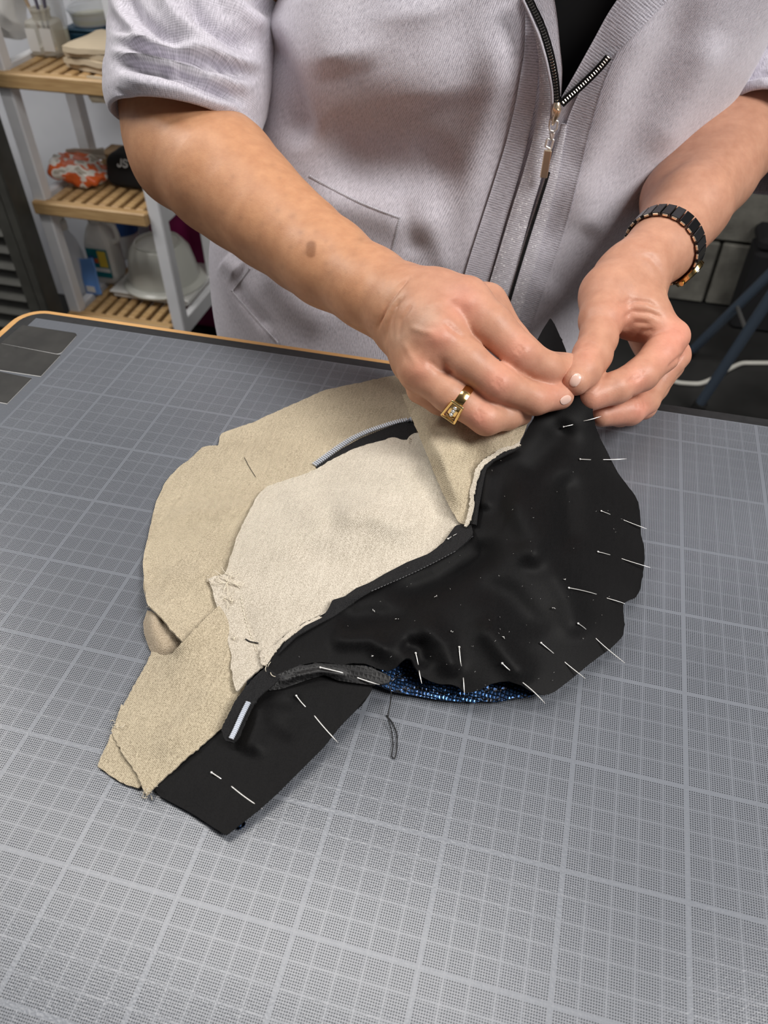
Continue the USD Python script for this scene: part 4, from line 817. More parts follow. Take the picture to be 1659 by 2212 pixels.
def card_teeth(line, name, step_px, off=0):
    p = resample(spline(line, 80), int(np.linalg.norm(np.diff(np.array(line, float), axis=0), axis=1).sum() / step_px)); w = on_card(p[:, 0], p[:, 1], .0105); ms = []
    for i in range(len(w) - 1):
        d = w[i + 1] - w[i]; d /= np.linalg.norm(d); o = C - w[i]; o /= np.linalg.norm(o); s = np.cross(o, d); s /= np.linalg.norm(s); o = np.cross(d, s)
        b = box(V3(-.0006, -.0012, -.0008), V3(.0006, .0012, .0008), .0004); T_ = np.eye(4); T_[:3, 0], T_[:3, 1], T_[:3, 2], T_[:3, 3] = d, s, o, w[i]; b.apply_transform(T_); ms.append(b)
    obj(name, cat_(ms), "gunmetal", cardigan, kind="stuff", smooth=False)
card_teeth(zl, "zipper_teeth", 6.2); card_teeth(zr, "zipper_teeth", 6.2)
# slider, bail, pull
def cpt(x, y, l): return on_card(np.array([float(x)]), np.array([float(y)]), np.array([l]))[0]
def link(px_pts, lift, r, m, name, close=True, label=None):
    w = np.array([cpt(x, y, lift) for x, y in px_pts]); w = np.vstack([w, w[:1]]) if close else w
    obj(name, tube(resample(w, 40), r, 8), m, cardigan, smooth=True, label=label)
sl = cat_([tube(np.array([cpt(1203, 222, .012), cpt(1202, 236, .0145), cpt(1200, 250, .0125)]), np.array([.0022, .0034, .0026]), 12), tube(np.array([cpt(1206, 236, .017), cpt(1200, 252, .0165), cpt(1194, 268, .013)]), np.array([.0016, .0019, .0012]), 10)])
obj("zipper_slider", sl, "pale_gold", cardigan, smooth=True, label="shiny pale gold zipper slider")
link([(1188, 258), (1186, 272), (1188, 282), (1196, 284), (1203, 278), (1205, 262)], .014, .0007, "steel", "pull_link")
link([(1189, 286), (1192, 300), (1196, 286)], .013, .0011, "steel", "pull_link", False)
link([(1182, 300), (1178, 316), (1190, 322), (1196, 302)], .013, .0008, "steel", "pull_link")
a, b = cpt(1184, 324, .014), cpt(1174, 384, .012)
d = b - a; Lp = np.linalg.norm(d); d /= Lp; o = C - a; o /= np.linalg.norm(o); s = np.cross(o, d); s /= np.linalg.norm(s); o = np.cross(d, s)
pb = box(V3(0, -.0027, -.0009), V3(Lp, .0027, .0009), .0006); T_ = np.eye(4); T_[:3, 0], T_[:3, 1], T_[:3, 2], T_[:3, 3] = d, s, o, a; pb.apply_transform(T_)
obj("zipper_pull", pb, "pale_gold", cardigan, smooth=False, label="flat rectangular pale gold zipper pull")
# pocket stitching (welts) on the front
def welt(line, hw, lift, m, name, **k): add_strip(name, m, line, hw, lift, bulge=.0005, step=3, nw=5, **k)
welt([(668, 380), (720, 408), (780, 438), (830, 458), (862, 470)], 2.6, .0004, "knit_lurex", "pocket_stitching")
welt([(864, 470), (858, 495), (850, 530), (838, 570)], 2.6, .0004, "knit_lurex", "pocket_stitching")
welt([(538, 580), (522, 602), (502, 628)], 2.2, .0004, "knit_lurex", "pocket_stitching")
welt([(500, 628), (530, 662), (565, 702), (600, 740)], 2.2, .0004, "knit_lurex", "pocket_stitching")

# --- rolled sleeves
def sleeve(axis, rad, folds, name, flat=1.03, nu=260, nv=220, shear=0.0, label=None):
    A_ = np.array([[*at(*a[:3])] for a in axis]); s = np.r_[0, np.cumsum(np.linalg.norm(np.diff(A_, axis=0), axis=1))]; tt_ = np.linspace(0, s[-1], nv)
    Cn = np.stack([PchipInterpolator(s, A_[:, k])(tt_) for k in range(3)], 1); rr = PchipInterpolator(s, np.array(rad) / 1000.0)(tt_)
    t = np.gradient(Cn, axis=0); t /= np.linalg.norm(t, axis=1, keepdims=True)
    view = C - Cn; view /= np.linalg.norm(view, axis=1, keepdims=True); w = np.cross(t, view); w /= np.linalg.norm(w, axis=1, keepdims=True); vv = np.cross(w, t)
    th = np.linspace(0, 2 * np.pi, nu + 1)
    sm = np.clip((np.linspace(0, 1, nv) - .45) / .55, 0, 1); sm = sm * sm * (3 - 2 * sm)
    P = t[:, None] * (shear * sm[:, None, None] * (.5 + .5 * np.sin(th))[None, :, None]) + Cn[:, None] + rr[:, None, None] * (np.cos(th)[None, :, None] * w[:, None] + flat * np.sin(th)[None, :, None] * vv[:, None]); P = P.reshape(-1, 3)
    m = nu + 1; i, j = np.meshgrid(np.arange(nv - 1), np.arange(nu), indexing="ij"); a = (i * m + j).ravel(); f = np.vstack([np.stack([a, a + 1, a + m + 1], 1), np.stack([a, a + m + 1, a + m], 1)])
    tm = trimesh.Trimesh(P, f, process=False)
    if np.einsum("ij,ij->i", tm.face_normals, tm.triangles_center - Cn[nv // 2]).mean() < 0: f = f[:, ::-1]; tm = trimesh.Trimesh(P, f, process=False)
    n = np.array(tm.vertex_normals).reshape(nv, m, 3); n[:, 0] = n[:, -1] = n[:, 0] + n[:, -1]; n /= np.linalg.norm(n, axis=2, keepdims=True) + 1e-9; n = n.reshape(-1, 3)
    q = topx(P); fr = np.einsum("ij,ij->i", n, C - P) > 0; dd = np.zeros(len(P)); dd[fr] = ridges(q[fr, :2], folds)
    sv = np.repeat(tt_, m); ph = np.tile(th, nv); dd += np.where(fr, 0, 0.8 * np.sin(sv * 190 + 2 * np.sin(ph)))
    # the last rows roll inwards as the cuff's edge
    P = P + n * (dd / 1000)[:, None]
    k = 8; E = P.reshape(nv, m, 3); rolls = [E[-1] * (1 - x) + (Cn[-1] + .86 * (E[-1] - Cn[-1])) * x + t[-1] * (.003 * math.sin(math.pi * x)) - t[-1] * .03 * max(0, x - .4) for x in np.linspace(0, 1, k + 1)[1:]]
    P = np.vstack([P] + rolls); nv2 = nv + k; i, j = np.meshgrid(np.arange(nv2 - 1), np.arange(nu), indexing="ij"); a = (i * m + j).ravel(); f2 = np.vstack([np.stack([a, a + 1, a + m + 1], 1), np.stack([a, a + m + 1, a + m], 1)])
    if not np.array_equal(f2[0], f[0]): f2 = f2[:, ::-1]
    uv = np.stack([np.tile(th * .055, nv2), np.r_[np.repeat(tt_, m), np.repeat(tt_[-1] + np.arange(1, k + 1) * .002, m)]], 1)
    obj(name, trimesh.Trimesh(P, f2, process=False), "knit_sleeve", cardigan, smooth=True, uv=uv, label=label)
sleeve([tuple(topx(V3(.20, .30, .44))), tuple(topx(V3(.165, .30, .41))), tuple(topx(V3(.17, .30, .43) * .5 + at(430, 60, .615) * .5)), (440, -40, .63), (422, 80, .607), (411, 160, .597), (406, 190, .595), (403, 214, .593)], [68, 70, 72, 67, 63, 60.5, 59, 55],
    [([(240, 92), (300, 104), (350, 116), (410, 132), (478, 148), (540, 163), (572, 160)], 10, -11.0), ([(226, 122), (276, 140), (340, 150), (386, 168), (444, 196), (494, 214), (556, 218)], 10, -10.5), ([(372, 146), (416, 160), (455, 168)], 9, -7.0), ([(244, 196), (300, 210), (330, 214)], 6, -3.0),
     ([(226, 70), (290, 84), (350, 94), (430, 112), (520, 136), (585, 140)], 13, 6.5), ([(228, 108), (290, 122), (360, 134), (420, 148), (500, 178), (560, 188)], 11, 6.5), ([(236, 160), (310, 180), (390, 198), (470, 224), (545, 236)], 14, 5.5),
     ([(262, -20), (300, 40), (356, 84), (420, 110)], 15, -9.0), ([(330, -40), (380, 40), (430, 84), (500, 110)], 18, 7.0), ([(400, -20), (430, 30), (470, 70), (560, 108)], 15, -10), ([(470, -40), (520, 30), (580, 70)], 20, 8), ([(520, -40), (560, 10), (596, 40)], 12, -4.0), ([(240, -30), (262, 30), (310, 76)], 14, 4.0), ([(240, 20), (256, 60), (300, 86)], 10, -3.0)], "sleeve", label="rolled up sleeve", shear=.046)
sleeve([tuple(topx(V3(.43, .31, .44))), tuple(topx(V3(.472, .311, .41))), tuple(topx(V3(.47, .31, .43) * .5 + at(1690, -60, .69) * .5)), (1690, -60, .692), (1697, 60, .676), (1698, 140, .662), (1692, 214, .648), (1676, 282, .634)], [68, 70, 70, 69, 68, 67, 66, 62],
    [([(1520, 215), (1600, 200), (1680, 190)], 7, -3.0), ([(1540, 186), (1600, 172), (1680, 150)], 7, -3.5), ([(1530, 200), (1600, 186), (1680, 170)], 7, 3.0), ([(1560, 160), (1620, 140), (1680, 120)], 10, 3.5), ([(1580, 100), (1630, 95), (1690, 90)], 12, -5.0), ([(1590, 60), (1640, 62), (1690, 60)], 14, 5.0)], "sleeve", label="rolled up sleeve", shear=.036)
for sx in (-1, 1):
    e_ = trimesh.creation.icosphere(3, .0115); e_.apply_translation(V3(HX + sx * .032, .1935, .651)); ep = obj("eye", e_, "plastic_white", body_path, smooth=True)
    i_ = trimesh.creation.icosphere(2, .0058); i_.apply_scale([1, .45, 1]); i_.apply_translation(V3(HX + sx * .032, .1842, .6455)); obj("iris", i_, "card_brown", body_path, smooth=True)
# --- trousers, shoes, hair
tb = [(a, b, ra + .012, rb + .014) for a, b, ra, rb in legs[:4]] + [(V3(.12, .265, -.18), V3(.27, .265, -.18), .118, .118)]
ft = field(tb, .03); P_ = np.array([b[0] for b in tb] + [b[1] for b in tb]); V, T = surface_net(ft, P_.min(0) - .14, P_.max(0) + V3(.14, .14, .06), .008); obj("trousers", trimesh.Trimesh(V, T, process=False), "trousers", person, smooth=True)
for a, b, ra, rb in legs[4:]:
    fs = field([(a, b + V3(0, .02, -.004), ra + .006, rb + .010), (b + V3(-.008, .01, -.004), b + V3(.01, .01, -.004), rb + .010, rb + .010)], .02)
    g = lambda p, fs=fs: np.maximum(fs(p), FL + .001 - p[:, 2]); V, T = surface_net(g, np.minimum(a, b) - .07, np.maximum(a, b) + .09, .005); obj("shoe", trimesh.Trimesh(V, T, process=False), "shoe", person, smooth=True)
hb = [(V3(HX, .29, .70), V3(HX, .30, .69), .098, .098), (V3(HX, .32, .66), V3(HX, .33, .60), .085, .07), (V3(HX - .07, .30, .66), V3(HX - .075, .30, .60), .04, .032), (V3(HX + .07, .30, .66), V3(HX + .075, .30, .60), .04, .032)]
fh0 = field(hb, .03)
def fh(p): return np.maximum(fh0(p) + .004 * np.sin(p[:, 0] * 240), -sd_cone(p, V3(HX, .17, .64), V3(HX, .20, .62), .075, .07))
V, T = surface_net(fh, V3(HX - .16, .15, .52), V3(HX + .16, .46, .84), .005); obj("hair", trimesh.Trimesh(V, T, process=False), "hair", person, smooth=True, label="short brown hair")

# ------------------------------------------------------------------ wrist watch and ring, fitted round the skin
def fit_ring(f, cpt_, axis, n, up):
    axis = axis / np.linalg.norm(axis); u = up - axis * (up @ axis); u /= np.linalg.norm(u); w = np.cross(axis, u)
    th = np.linspace(0, 2 * np.pi, n, endpoint=False); D_ = np.cos(th)[:, None] * u + np.sin(th)[:, None] * w
    r = np.zeros(n); live = np.ones(n, bool)
    for k in np.linspace(.001, .06, 240):
        live &= f(cpt_ + D_ * k) < 0; r = np.where(live, k, r)
    r = np.convolve(np.r_[r[-3:], r, r[:3]], np.ones(7) / 7, "valid")
    return th, D_, r, axis
wa, wbp = at(1470, 480, .556), at(1400, 562, .532)
wc = at(1432, 533, .541)
wt = thing("wrist_watch", "black ceramic and gold link watch on the wrist at the right", "watch", wc)
th, D_, r, ax = fit_ring(fL, wc, wbp - wa, 26, C - wc)
links, golds, edges = [], [], []
for i in range(26):
    c0 = wc + D_[i] * (r[i] + .0020); tn = (wc + D_[(i + 1) % 26] * r[(i + 1) % 26]) - (wc + D_[i - 1] * r[i - 1]); ln = np.linalg.norm(tn) / 2; tn /= np.linalg.norm(tn); o = np.cross(ax, tn)
    T_ = np.eye(4); T_[:3, 0], T_[:3, 1], T_[:3, 2], T_[:3, 3] = tn, ax, o, c0
    b = box(V3(-ln * .50, -.0062, -.0012), V3(ln * .50, .0062, .0012), .00035); b.apply_transform(T_); obj("link", b, "ceramic_black", wt, smooth=False)
    g = box(V3(-ln * .515, -.0060, -.0011), V3(-ln * .47, .0060, .00125), .0001); g.apply_transform(T_); golds.append(g)
    e = box(V3(-ln * .30, .0058, -.0009), V3(ln * .30, .0068, .0007), .0003); e.apply_transform(T_); edges.append(e)
obj("link_edge", cat_(edges), "pale_gold", wt, kind="stuff", smooth=False, label="gold edges of the links"); obj("spacer", cat_(golds), "gunmetal", wt, kind="stuff", smooth=False)
# the case sits on the outer side of the wrist
outer_dir = at(1490, 565, .545) - wc; k = int(np.argmax(D_ @ (outer_dir / np.linalg.norm(outer_dir)))); o = D_[k]; s = np.cross(ax, o)
def disc(rad, h0, h1, n=32, sx=1.0):
    q = lathe([(0, h0), (rad * .92, h0), (rad, h0 + .0006), (rad, h1 - .0006), (rad * .92, h1), (0, h1)], (0, 0, 0), n); T_ = np.eye(4); T_[:3, 0], T_[:3, 1], T_[:3, 2], T_[:3, 3] = s, ax, o, wc + o * r[k]; q.apply_transform(T_); return q
obj("case", disc(.0115, .0006, .0042), "gold", wt, smooth=30); obj("dial", disc(.0098, .0040, .0045), "ceramic_black", wt, smooth=30)
cr_ = bar(wc + o * (r[k] + .0025) + ax * .0112, wc + o * (r[k] + .0025) + ax * .0138, .0016, 12); obj("crown", cr_, "gold", wt, smooth=30)

j0, j1 = at(970, 852, .450), at(1042, 902, .449); rc = j0 * .66 + j1 * .34
rg = thing("finger_ring", "gold buckle shaped ring with small stones on the ring finger", "ring", rc)
th, D_, r, ax = fit_ring(field(R_ring, .003), rc, j1 - j0, 64, C - rc)
half = .0026; V = []; Fc = []
for i in range(64):
    for a_, l_ in ((-half, .0001), (half, .0001), (half, .0011), (0, .0016), (-half, .0011)): V.append(rc + D_[i] * (r[i] + l_) + ax * a_)
for i in range(64):
    for j in range(5):
        a_, b_ = i * 5 + j, i * 5 + (j + 1) % 5; c_, d_ = ((i + 1) % 64) * 5 + (j + 1) % 5, ((i + 1) % 64) * 5 + j; Fc += [[a_, b_, c_], [a_, c_, d_]]
bt = trimesh.Trimesh(np.array(V), Fc, process=False); bt.fix_normals(); obj("band", bt, "gold", rg, smooth=50)
# buckle frame: on the camera side, towards the lower left of the finger
tgt = at(978, 908, .445) - rc; k = int(np.argmax(D_ @ (tgt / np.linalg.norm(tgt)))); o = D_[k]; s = np.cross(ax, o); s = s if s @ (at(968, 922, .45) - rc) > 0 else -s
tgt2 = at(985, 890, .442) - rc; k = int(np.argmax(D_ @ (tgt2 / np.linalg.norm(tgt2)))); o = D_[k]; s = np.cross(ax, o); s = s if s @ (at(968, 922, .45) - rc) > 0 else -s
cb = rc + o * (r[k] + .0018)
def loc(a_, b_, h_): return cb + s * a_ + ax * b_ + o * h_
fr4 = [loc(-.0052, -.0034, .0), loc(.0074, -.0046, -.0014), loc(.0074, .0042, -.0014), loc(-.0052, .0034, .0)]
obj("buckle", cat_([bar(fr4[i], fr4[(i + 1) % 4], .00085, 8) for i in range(4)] + [trimesh.creation.icosphere(1, .00085).apply_translation(q) for q in fr4]), "gold", rg, smooth=40)
for q in (-.0024, .0002, .0028):
    g = trimesh.creation.icosphere(1, .0013); g.apply_translation(loc(q, 0, -.0002)); obj("stone", g, "stone_clear", rg, smooth=False)

# ================================================================== SHELF UNIT AND WHAT STANDS ON IT
SX0, SX1, SY0, SY1 = -.868, -.548, 1.075, 1.325
TOPZ, MIDZ, BOTZ = -.147, -.415, -.702
su = thing("shelf_unit", "white painted shelf unit with slatted bamboo shelves behind the table", "shelf", ((SX0 + SX1) / 2, (SY0 + SY1) / 2, FL))
for x in (SX0, SX1 - .032):
    for y in (SY0, SY1 - .03): obj("post", box((x, y, FL), (x + .032, y + .03, .30), .003), "white_paint", su, smooth=False)
for z in (TOPZ, MIDZ, BOTZ):
    obj("front_rail", box((SX0 + .001, SY0 - .012, z - .030), (SX1 - .033, SY0 + .010, z), .003), "bamboo", su, smooth=False)
    obj("back_rail", box((SX0 + .033, SY1 - .012, z - .030), (SX1 - .033, SY1 + .004, z), .003), "bamboo", su, smooth=False)
    for x in (SX0, SX1 - .030): obj("side_rail", box((x + .004, SY0 + .031, z - .036), (x + .024, SY1 - .031, z + .006), .002), "white_paint", su, smooth=False)
    n = 8; pitch = (SX1 - SX0 - .07) / n
    for i in range(n):
        x = SX0 + .035 + i * pitch; obj("slat", box((x, SY0 + .0105, z - .014), (x + pitch - .0125, SY1 - .0125, z), .0015), "bamboo", su, smooth=False)
obj("back_shelf", box((SX0 + .033, SY1 + .006, -.02), (SX1 - .033, SY1 + .10, .0), .002), "bamboo", su, smooth=False)
pn = [box((-1.4, 1.345 + .10, FL), (-.735, 1.36 + .10, .6), .002), box((-.725, 1.345 + .10, FL), (-.58, 1.36 + .10, .6), .002)]
UsdGeom.Xform.Define(stage, "/World/trim_1"); put(stage.GetPrimAtPath("/World/trim_1"), kind="structure"); locs["/World/trim_1"] = V3(0, 0, -Z0)
for q in pn: obj("wall_panel", q, "white_wall", "/World/trim_1", smooth=False)
# louvred door at the far left
UsdGeom.Xform.Define(stage, "/World/door_1"); put(stage.GetPrimAtPath("/World/door_1"), kind="structure"); locs["/World/door_1"] = V3(0, 0, -Z0); dr = "/World/door_1"
DY = 1.02
obj("stile", box((-.940, DY, FL), (-.905, DY + .035, .12), .003), "door_grey", dr, smooth=False)
obj("stile", box((-.898, DY - .012, FL), (-.872, DY + .045, .12), .004), "door_grey", dr, smooth=False)
obj("stile_groove", box((-.906, DY + .012, FL), (-.897, DY + .03, .12)), "panel_dark", dr, smooth=False)
obj("stile", box((-1.46, DY, FL), (-1.40, DY + .035, .12), .003), "door_grey", dr, smooth=False)
obj("rail", box((-1.40, DY, FL), (-.94, DY + .035, FL + .10), .003), "door_grey", dr, smooth=False); obj("rail", box((-1.40, DY, -.13), (-.94, DY + .035, .12), .003), "door_grey", dr, smooth=False)
for i in range(15):
    z = FL + .125 + i * .0425
    if z > -.15: break
    b = box((-.23, -.0035, -.020), (.23, .0035, .020), .0015); b.apply_transform(trimesh.transformations.rotation_matrix(math.radians(-38), [1, 0, 0])); b.apply_translation((-1.17, DY + .017, z)); obj("slat", b, "door_grey", dr, smooth=False)
obj("backing", box((-1.40, DY + .036, FL), (-.94, DY + .042, .0)), "panel_dark", dr, smooth=False)

def on_shelf(px_, py_, z): return onz(px_, py_, z)
rp = np.random.default_rng(21)
def crumple(mesh, amp, scale, seed=0):
    from meshkit import fbm
    v = np.array(mesh.vertices); q = np.random.default_rng(seed); ph = q.uniform(0, 6, (6, 3)); d = np.zeros_like(v)
    for i in range(6):
        k_ = q.normal(0, 1, 3); k_ /= np.linalg.norm(k_); d += np.sin((v @ k_)[:, None] * scale * (1 + .5 * i) + ph[i]) * amp / (1 + .4 * i)
    mesh.vertices = v + d; return mesh
def pillow(sx, sy, sz, n=3, p=3.0):
    t = trimesh.creation.icosphere(n); v = np.array(t.vertices); v = np.sign(v) * np.abs(v) ** (2 / p); v /= np.max(np.abs(v), 0); t.vertices = v * [sx / 2, sy / 2, sz / 2]; return t
# --- top shelf
c = on_shelf(22, 118, TOPZ)
p = thing("plastic_bag", "crumpled white translucent bag at the left end of the top shelf", "bag", c)
obj("bag", crumple(pillow(.085, .10, .24, 4), .004, 60, 2).apply_translation(c + [-.035, .075, .127]), "film_white", p, smooth=True)
c = on_shelf(98, 126, TOPZ)
p = thing("glass_jar", "square glass jar with a white label holding brushes on the top shelf", "jar", c)
obj("body", cat_([box(c + [-.032, .0, .0], c + [.032, .05, .068], .006)]), "clear_glass", p, smooth=False)
obj("neck", lathe([(.019, .066), (.019, .082), (.021, .083), (.021, .088), (.017, .088), (.017, .067)], c + [0, .025, 0], 24), "clear_glass", p)
obj("label", box(c + [.004, -.0012, .014], c + [.030, -.0004, .056]), "label_white", p, smooth=False); obj("label", box(c + [-.030, -.0012, .012], c + [-.006, -.0004, .054]), "label_white", p, smooth=False)
for i, (dx, dy, lean, m_, L_) in enumerate(((-.008, .01, -.10, "brush_wood", .20), (.004, .0, .02, "brush_dark", .22), (.010, .012, .10, "brush_dark", .20))):
    a_ = c + [dx * .4, .025, .012]; b_ = a_ + V3(lean * .4 - .02, dy, L_); q = thing("brush", ("pale wooden brush leaning left in the glass jar", "dark handled brush standing upright in the glass jar", "dark handled brush leaning right in the glass jar")[i], "brush", a_)
    obj("handle", tube(np.array([a_, a_ * .5 + b_ * .5, b_]), [.0025, .004, .006], 10), m_, q); obj("ferrule", tube(np.array([b_, b_ + (b_ - a_) * .08]), [.0068, .0068], 10), "gunmetal", q); obj("bristle", tube(np.array([b_ + (b_ - a_) * .08, b_ + (b_ - a_) * .25]), [.008, .004], 10), m_, q)
c = on_shelf(140, 104, TOPZ)
p = thing("pale_tube", "pale frosted squeeze tube standing on its cap on the top shelf", "tube", c)
obj("cap", lathe([(0, 0), (.016, 0), (.016, .038), (0, .038)], c, 24), "tube_pale", p); obj("body", lathe([(.017, .038), (.020, .05), (.021, .10), (.018, .15), (.010, .17), (0, .171)], c, 24), "clear_plastic", p)
c = on_shelf(196, 96, TOPZ)
p = thing("food_tub", "clear tub of greenish stuff standing on the teal box", "tub", c + [0, .03, .034])
obj("tub", lathe([(0, .001), (.042, .001), (.048, .026), (.051, .027), (.051, .029), (.046, .029), (.040, .003), (0, .003)], c + [0, .03, .034], 32), "clear_plastic", p); obj("lid", lathe([(.052, .0295), (.052, .032), (.035, .047), (0, .05)], c + [0, .03, .034], 32), "clear_plastic", p); obj("contents", lathe([(0, .004), (.041, .004), (.043, .018), (0, .019)], c + [0, .03, .034], 32), "dish_green", p)
p = thing("teal_box", "flat teal box under the clear tub on the top shelf", "box", c)
obj("base", box(c + [-.048, -.018, 0], c + [.052, .08, .026], .003), "teal", p, smooth=False); obj("lid", box(c + [-.050, -.020, .0262], c + [.054, .082, .034], .003), "teal", p, smooth=False)
c = on_shelf(190, 160, TOPZ)
p = thing("folded_cloth", "folded cream cloth hanging over the front of the top shelf", "cloth", c)
for i in range(4):
    t_ = box((-.068 + .004 * i, -.030 - .004 * (i % 2), .0), (.075, .10, .0095)); t_ = t_.subdivide().subdivide().subdivide(); t_ = crumple(t_, .0010, 70, i); T_ = trimesh.transformations.rotation_matrix(.10 * (i - 1.5) - .12, [0, 0, 1]); t_.apply_transform(T_); t_.apply_translation(c + [.012, .035, .003 + .0112 * i])
    obj("fold", t_, "cream_cloth", p, smooth=50)
t_ = box((-.02, -.045, -.045), (.055, -.0425, .004)).subdivide().subdivide().subdivide(); crumple(t_, .0015, 80, 9); t_.apply_translation(c + [.030, .018, 0]); obj("hanging_corner", t_, "cream_cloth", p, smooth=50)
# --- middle shelf
c = on_shelf(165, 410, MIDZ)
p = thing("snack_bag", "crumpled orange and white printed bag on the middle shelf", "bag", c)
b = crumple(pillow(.135, .10, .040, 4), .003, 90, 5); b.apply_transform(trimesh.transformations.rotation_matrix(.25, [0, 1, 0]) @ trimesh.transformations.rotation_matrix(.3, [0, 0, 1])); b.apply_translation(c + [-.008, .040, .031])
M["snack_print"] = mat("snack_print", {"g": ("geometry", {}), "n": ("noise_texture", {"scale": 38, "detail": 1}), "r": ("rgb_ramp", {"ramp": [(.0, (.66, .12, .025)), (.47, (.66, .12, .025)), (.50, (.75, .72, .66)), (.60, (.75, .72, .66)), (.63, (.40, .36, .30)), (1, (.40, .36, .30))]}), "p": ("principled_bsdf", {"roughness": .3})},
    [("g.position", "n.vector"), ("n.fac", "r.fac"), ("r.color", "p.base_color")])
obj("bag", b, "snack_print", p, smooth=True)
s_ = box((-.045, -.002, -.012), (.045, .002, .012)).subdivide().subdivide(); crumple(s_, .001, 150, 4); s_.apply_transform(trimesh.transformations.rotation_matrix(.3, [0, 0, 1])); s_.apply_translation(c + [-.014, .092, .048]); obj("crimped_seal", s_, "bag_grey", p, smooth=False)
c = on_shelf(242, 372, MIDZ)
p = thing("card_box", "flat brown card box behind the printed bag on the middle shelf", "box", c)
obj("body", box(c + [-.045, .035, .0005], c + [.030, .095, .022], .002), "card_brown", p, smooth=False); obj("lid", box(c + [-.046, .034, .0222], c + [.031, .096, .030], .002), "card_brown", p, smooth=False)
c = on_shelf(270, 418, MIDZ)
p = thing("black_pouch", "black cloth pouch with white capital letters on the middle shelf", "pouch", c)
b = pillow(.135, .075, .078, 4, 3.5); v = np.array(b.vertices); v[:, 0] *= 1 - .30 * (v[:, 2] / .078 + .5); v[:, 1] += (v[:, 2] + .05) * .25; b.vertices = v; crumple(b, .0015, 60, 8); b.apply_translation(c + [.002, .045, .0405]); obj("pouch", b, "cloth_black", p, smooth=True)
import meshkit
lt = meshkit.text_mesh("JS", .017, .001, bold=True); lt.apply_translation(-lt.bounds.mean(0)); lt.apply_transform(trimesh.transformations.rotation_matrix(math.radians(60), [1, 0, 0])); lt.apply_translation(c + [.0, .0185, .062]); obj("letters", lt, "letter_white", p, smooth=False, label="white letters JS")
# --- bottom shelf
c = on_shelf(165, 632, BOTZ)
p = thing("spray_bottle", "clear spray bottle with a red trigger at the left of the bottom shelf", "bottle", c)
obj("body", lathe([(0, .001), (.030, .001), (.033, .006), (.033, .10), (.026, .135), (.013, .16), (.013, .172), (0, .172)], c + [0, .02, 0], 28), "clear_plastic", p); obj("collar", lathe([(.015, .165), (.016, .185), (.012, .19), (0, .19)], c + [0, .02, 0], 20), "plastic_white", p)
obj("spray_head", box(c + [-.014, -.03, .19], c + [.014, .045, .215], .006), "plastic_white", p, smooth=False); tr_ = tube(c + np.array([[0, -.018, .192], [.004, -.028, .178], [.006, -.022, .160]]), [.005, .0045, .004], 8); obj("trigger", tr_, "red", p, smooth=True)
c = on_shelf(228, 622, BOTZ)
p = thing("detergent_jug", "white detergent jug with a teal and yellow label on the bottom shelf", "jug", c)
b = pillow(.080, .062, .17, 4, 4.5); v = np.array(b.vertices); k_ = np.clip((v[:, 2] - .02) / .065, 0, 1); v[:, 0] *= 1 - .50 * k_ ** 1.5; v[:, 1] *= 1 - .42 * k_ ** 1.5; b.vertices = v; b.apply_translation(c + [0, .035, .087]); obj("body", b, "plastic_white", p, smooth=True)
obj("cap", lathe([(.018, .0), (.0195, .002), (.0195, .028), (.017, .031), (0, .031)], c + [0, .035, .168], 28), "plastic_white", p); obj("handle", tube(spline(c + np.array([[.034, .035, .115], [.052, .035, .13], [.046, .035, .158], [.018, .035, .168]]), 20), .007, 8), "plastic_white", p, smooth=True)
lp = c + [0, .0025, 0]
obj("label", box(lp + [-.030, -.0012, .030], lp + [.030, .0, .108], .0005), "teal_label", p, smooth=False); obj("label_patch", box(lp + [.002, -.0022, .060], lp + [.026, -.0013, .104], .0004), "yellow", p, smooth=False); obj("label_patch", box(lp + [-.028, -.0022, .046], lp + [.028, -.0013, .057], .0004), "plastic_white", p, smooth=False)
obj("label_patch", box(lp + [-.026, -.0022, .066], lp + [-.010, -.0013, .088], .0004), "blue_label", p, smooth=False); obj("label_patch", box(lp + [-.012, -.0022, .070], lp + [.0, -.0013, .082], .0004), "orange", p, smooth=False)
c = on_shelf(270, 560, BOTZ)
p = thing("white_bottle", "plain white bottle with a blue band behind the detergent jug", "bottle", c)
obj("body", lathe([(0, .001), (.036, .001), (.038, .005), (.038, .14), (.028, .165), (.014, .175), (.014, .19), (0, .19)], c + [0, .03, 0], 28), "plastic_white", p); obj("cap", lathe([(.0155, .186), (.0155, .206), (0, .207)], c + [0, .03, 0], 20), "plastic_white", p); obj("band", lathe([(.0384, .07), (.0386, .07), (.0386, .115), (.0384, .115)], c + [0, .03, 0], 28), "blue_label", p)
c = on_shelf(204, 640, BOTZ)
p = thing("blue_packet", "small pale blue packet leaning on the detergent jug", "packet", c)
b = box((-.022, -.003, 0), (.022, .003, .095), .002).subdivide().subdivide(); crumple(b, .0012, 90, 3); b.apply_transform(trimesh.transformations.rotation_matrix(-.18, [1, 0, 0]) @ trimesh.transformations.rotation_matrix(-.10, [0, 1, 0])); b.apply_translation(c + [0, .003, .003]); obj("packet", b, "blue_pack", p, smooth=40)
obj("label", box(c + [-.014, -.004, .014], c + [.010, -.0025, .030]).apply_transform(trimesh.transformations.translation_matrix([0, .0, 0])), "label_white", p, smooth=False)
c = on_shelf(345, 640, BOTZ)
p = thing("mixing_bowl", "pearly white plastic bowl upside down on the white tray", "bowl", c + [.0, .045, .022])
pr_ = [(.105, .0), (.107, .004), (.100, .012), (.092, .014), (.086, .05), (.078, .085), (.066, .102), (.060, .106), (.052, .104), (0, .104), (0, .101), (.05, .101), (.062, .099), (.075, .082), (.083, .05), (.089, .012), (.100, .0)]
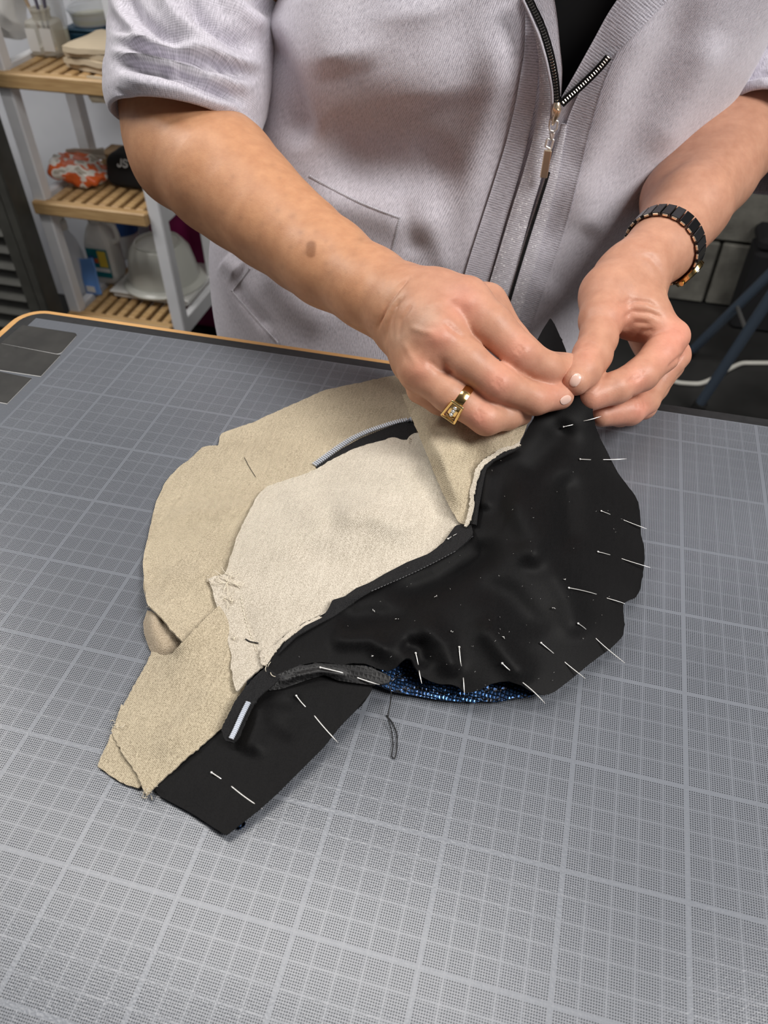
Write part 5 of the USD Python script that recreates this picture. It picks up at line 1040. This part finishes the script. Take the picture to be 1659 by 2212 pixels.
obj("bowl", lathe(pr_, c + [0, .045, .022], 56), "bowl_pearl", p, smooth=40); obj("foot_ring", lathe([(.058, .105), (.059, .110), (.055, .110), (.054, .104)], c + [0, .045, .022], 48), "bowl_pearl", p, smooth=40)
p = thing("white_tray", "shallow white tray under the upturned bowl on the bottom shelf", "tray", c)
obj("tray", box(c + [-.116, -.035, 0], c + [.10, .17, .016], .006), "plastic_white", p, smooth=False); obj("rim", box(c + [-.120, -.039, .0162], c + [.104, .174, .0215], .002), "plastic_white", p, smooth=False)
# --- beside and behind the shelf
c = V3(-.672, 1.395, FL)
p = thing("magenta_bag", "dark magenta cloth bag standing on the floor behind the shelf unit", "bag", c)
b = pillow(.195, .085, .42, 4, 5); crumple(b, .002, 22, 6); b.apply_translation(c + [0, 0, .213]); obj("bag", b, "magenta", p, smooth=True)
obj("handle", tube(spline(c + np.array([[-.05, 0, .415], [-.045, 0, .45], [.045, 0, .45], [.05, 0, .415]]), 24), .006, 8), "magenta", p, smooth=True)

# ================================================================== RIGHT BACKGROUND
ft1 = onz(1503, 892, FL + .012)
up1 = ony(1700, 592, ft1[1] - .10)
p = thing("folding_stand", "blue grey tubular legs of a folding stand near the block wall", "stand", (ft1[0], ft1[1], FL))
def leg_(a_, b_, n_): obj(n_, tube(np.array([a_, a_ * .5 + b_ * .5, b_]), .0125, 14), "tube_blue", p, smooth=True)
tip = ft1 + (up1 - ft1) * 2.2
leg_(ft1 + [0, 0, .02], tip, "leg")
obj("foot_cap", tube(np.array([ft1 + [-.004, 0, .0], ft1 + (up1 - ft1) * .07 + [0, 0, .006]]), .0165, 14), "rubber", p, smooth=40)
ft2 = onz(1490, 762, FL + .015); up2 = ony(1665, 590, ft2[1] - .1); tip2 = ft2 + (up2 - ft2) * 2.0
leg_(ft2, tip2, "leg"); obj("foot_cap", tube(np.array([ft2 - (up2 - ft2) * .06, ft2 + (up2 - ft2) * .05]), .0165, 14), "rubber", p, smooth=40)
m1 = ft1 + (up1 - ft1) * .62; m2 = ft2 + (up2 - ft2) * .62
obj("brace", tube(np.array([m1, m2]), .005, 10), "rod_grey", p, smooth=True)
obj("top_bar", tube(np.array([tip, tip2]), .0125, 12), "tube_blue", p, smooth=True)
cb_ = spline([(1380, 780), (1430, 812), (1470, 827), (1505, 829), (1540, 818), (1575, 797), (1610, 784), (1659, 784), (1720, 786)], 80)
cw = onz(cb_[:, 0], cb_[:, 1], FL + .0065); p = thing("power_cable", "white power cable snaking over the dark floor at the right", "cable", (cw[40][0], cw[40][1], FL)); obj("cable", tube(cw, .0062, 10), "cable_white", p, smooth=True)
c = ony(1640, 600, 1.78); p = thing("black_case", "black case standing against the block wall at the far right", "case", (c[0] + .06, 1.80, FL))
obj("body", box((c[0] - .035, 1.755, FL), (c[0] + .22, 1.875, -.66), .012), "cloth_black", p, smooth=False); obj("lid", box((c[0] - .037, 1.753, -.6595), (c[0] + .222, 1.877, -.62), .012), "cloth_black", p, smooth=False); obj("handle", tube(spline(np.array([[c[0] + .05, 1.815, -.62], [c[0] + .06, 1.815, -.59], [c[0] + .12, 1.815, -.59], [c[0] + .13, 1.815, -.62]]), 16), .006, 8), "rubber", p, smooth=True)
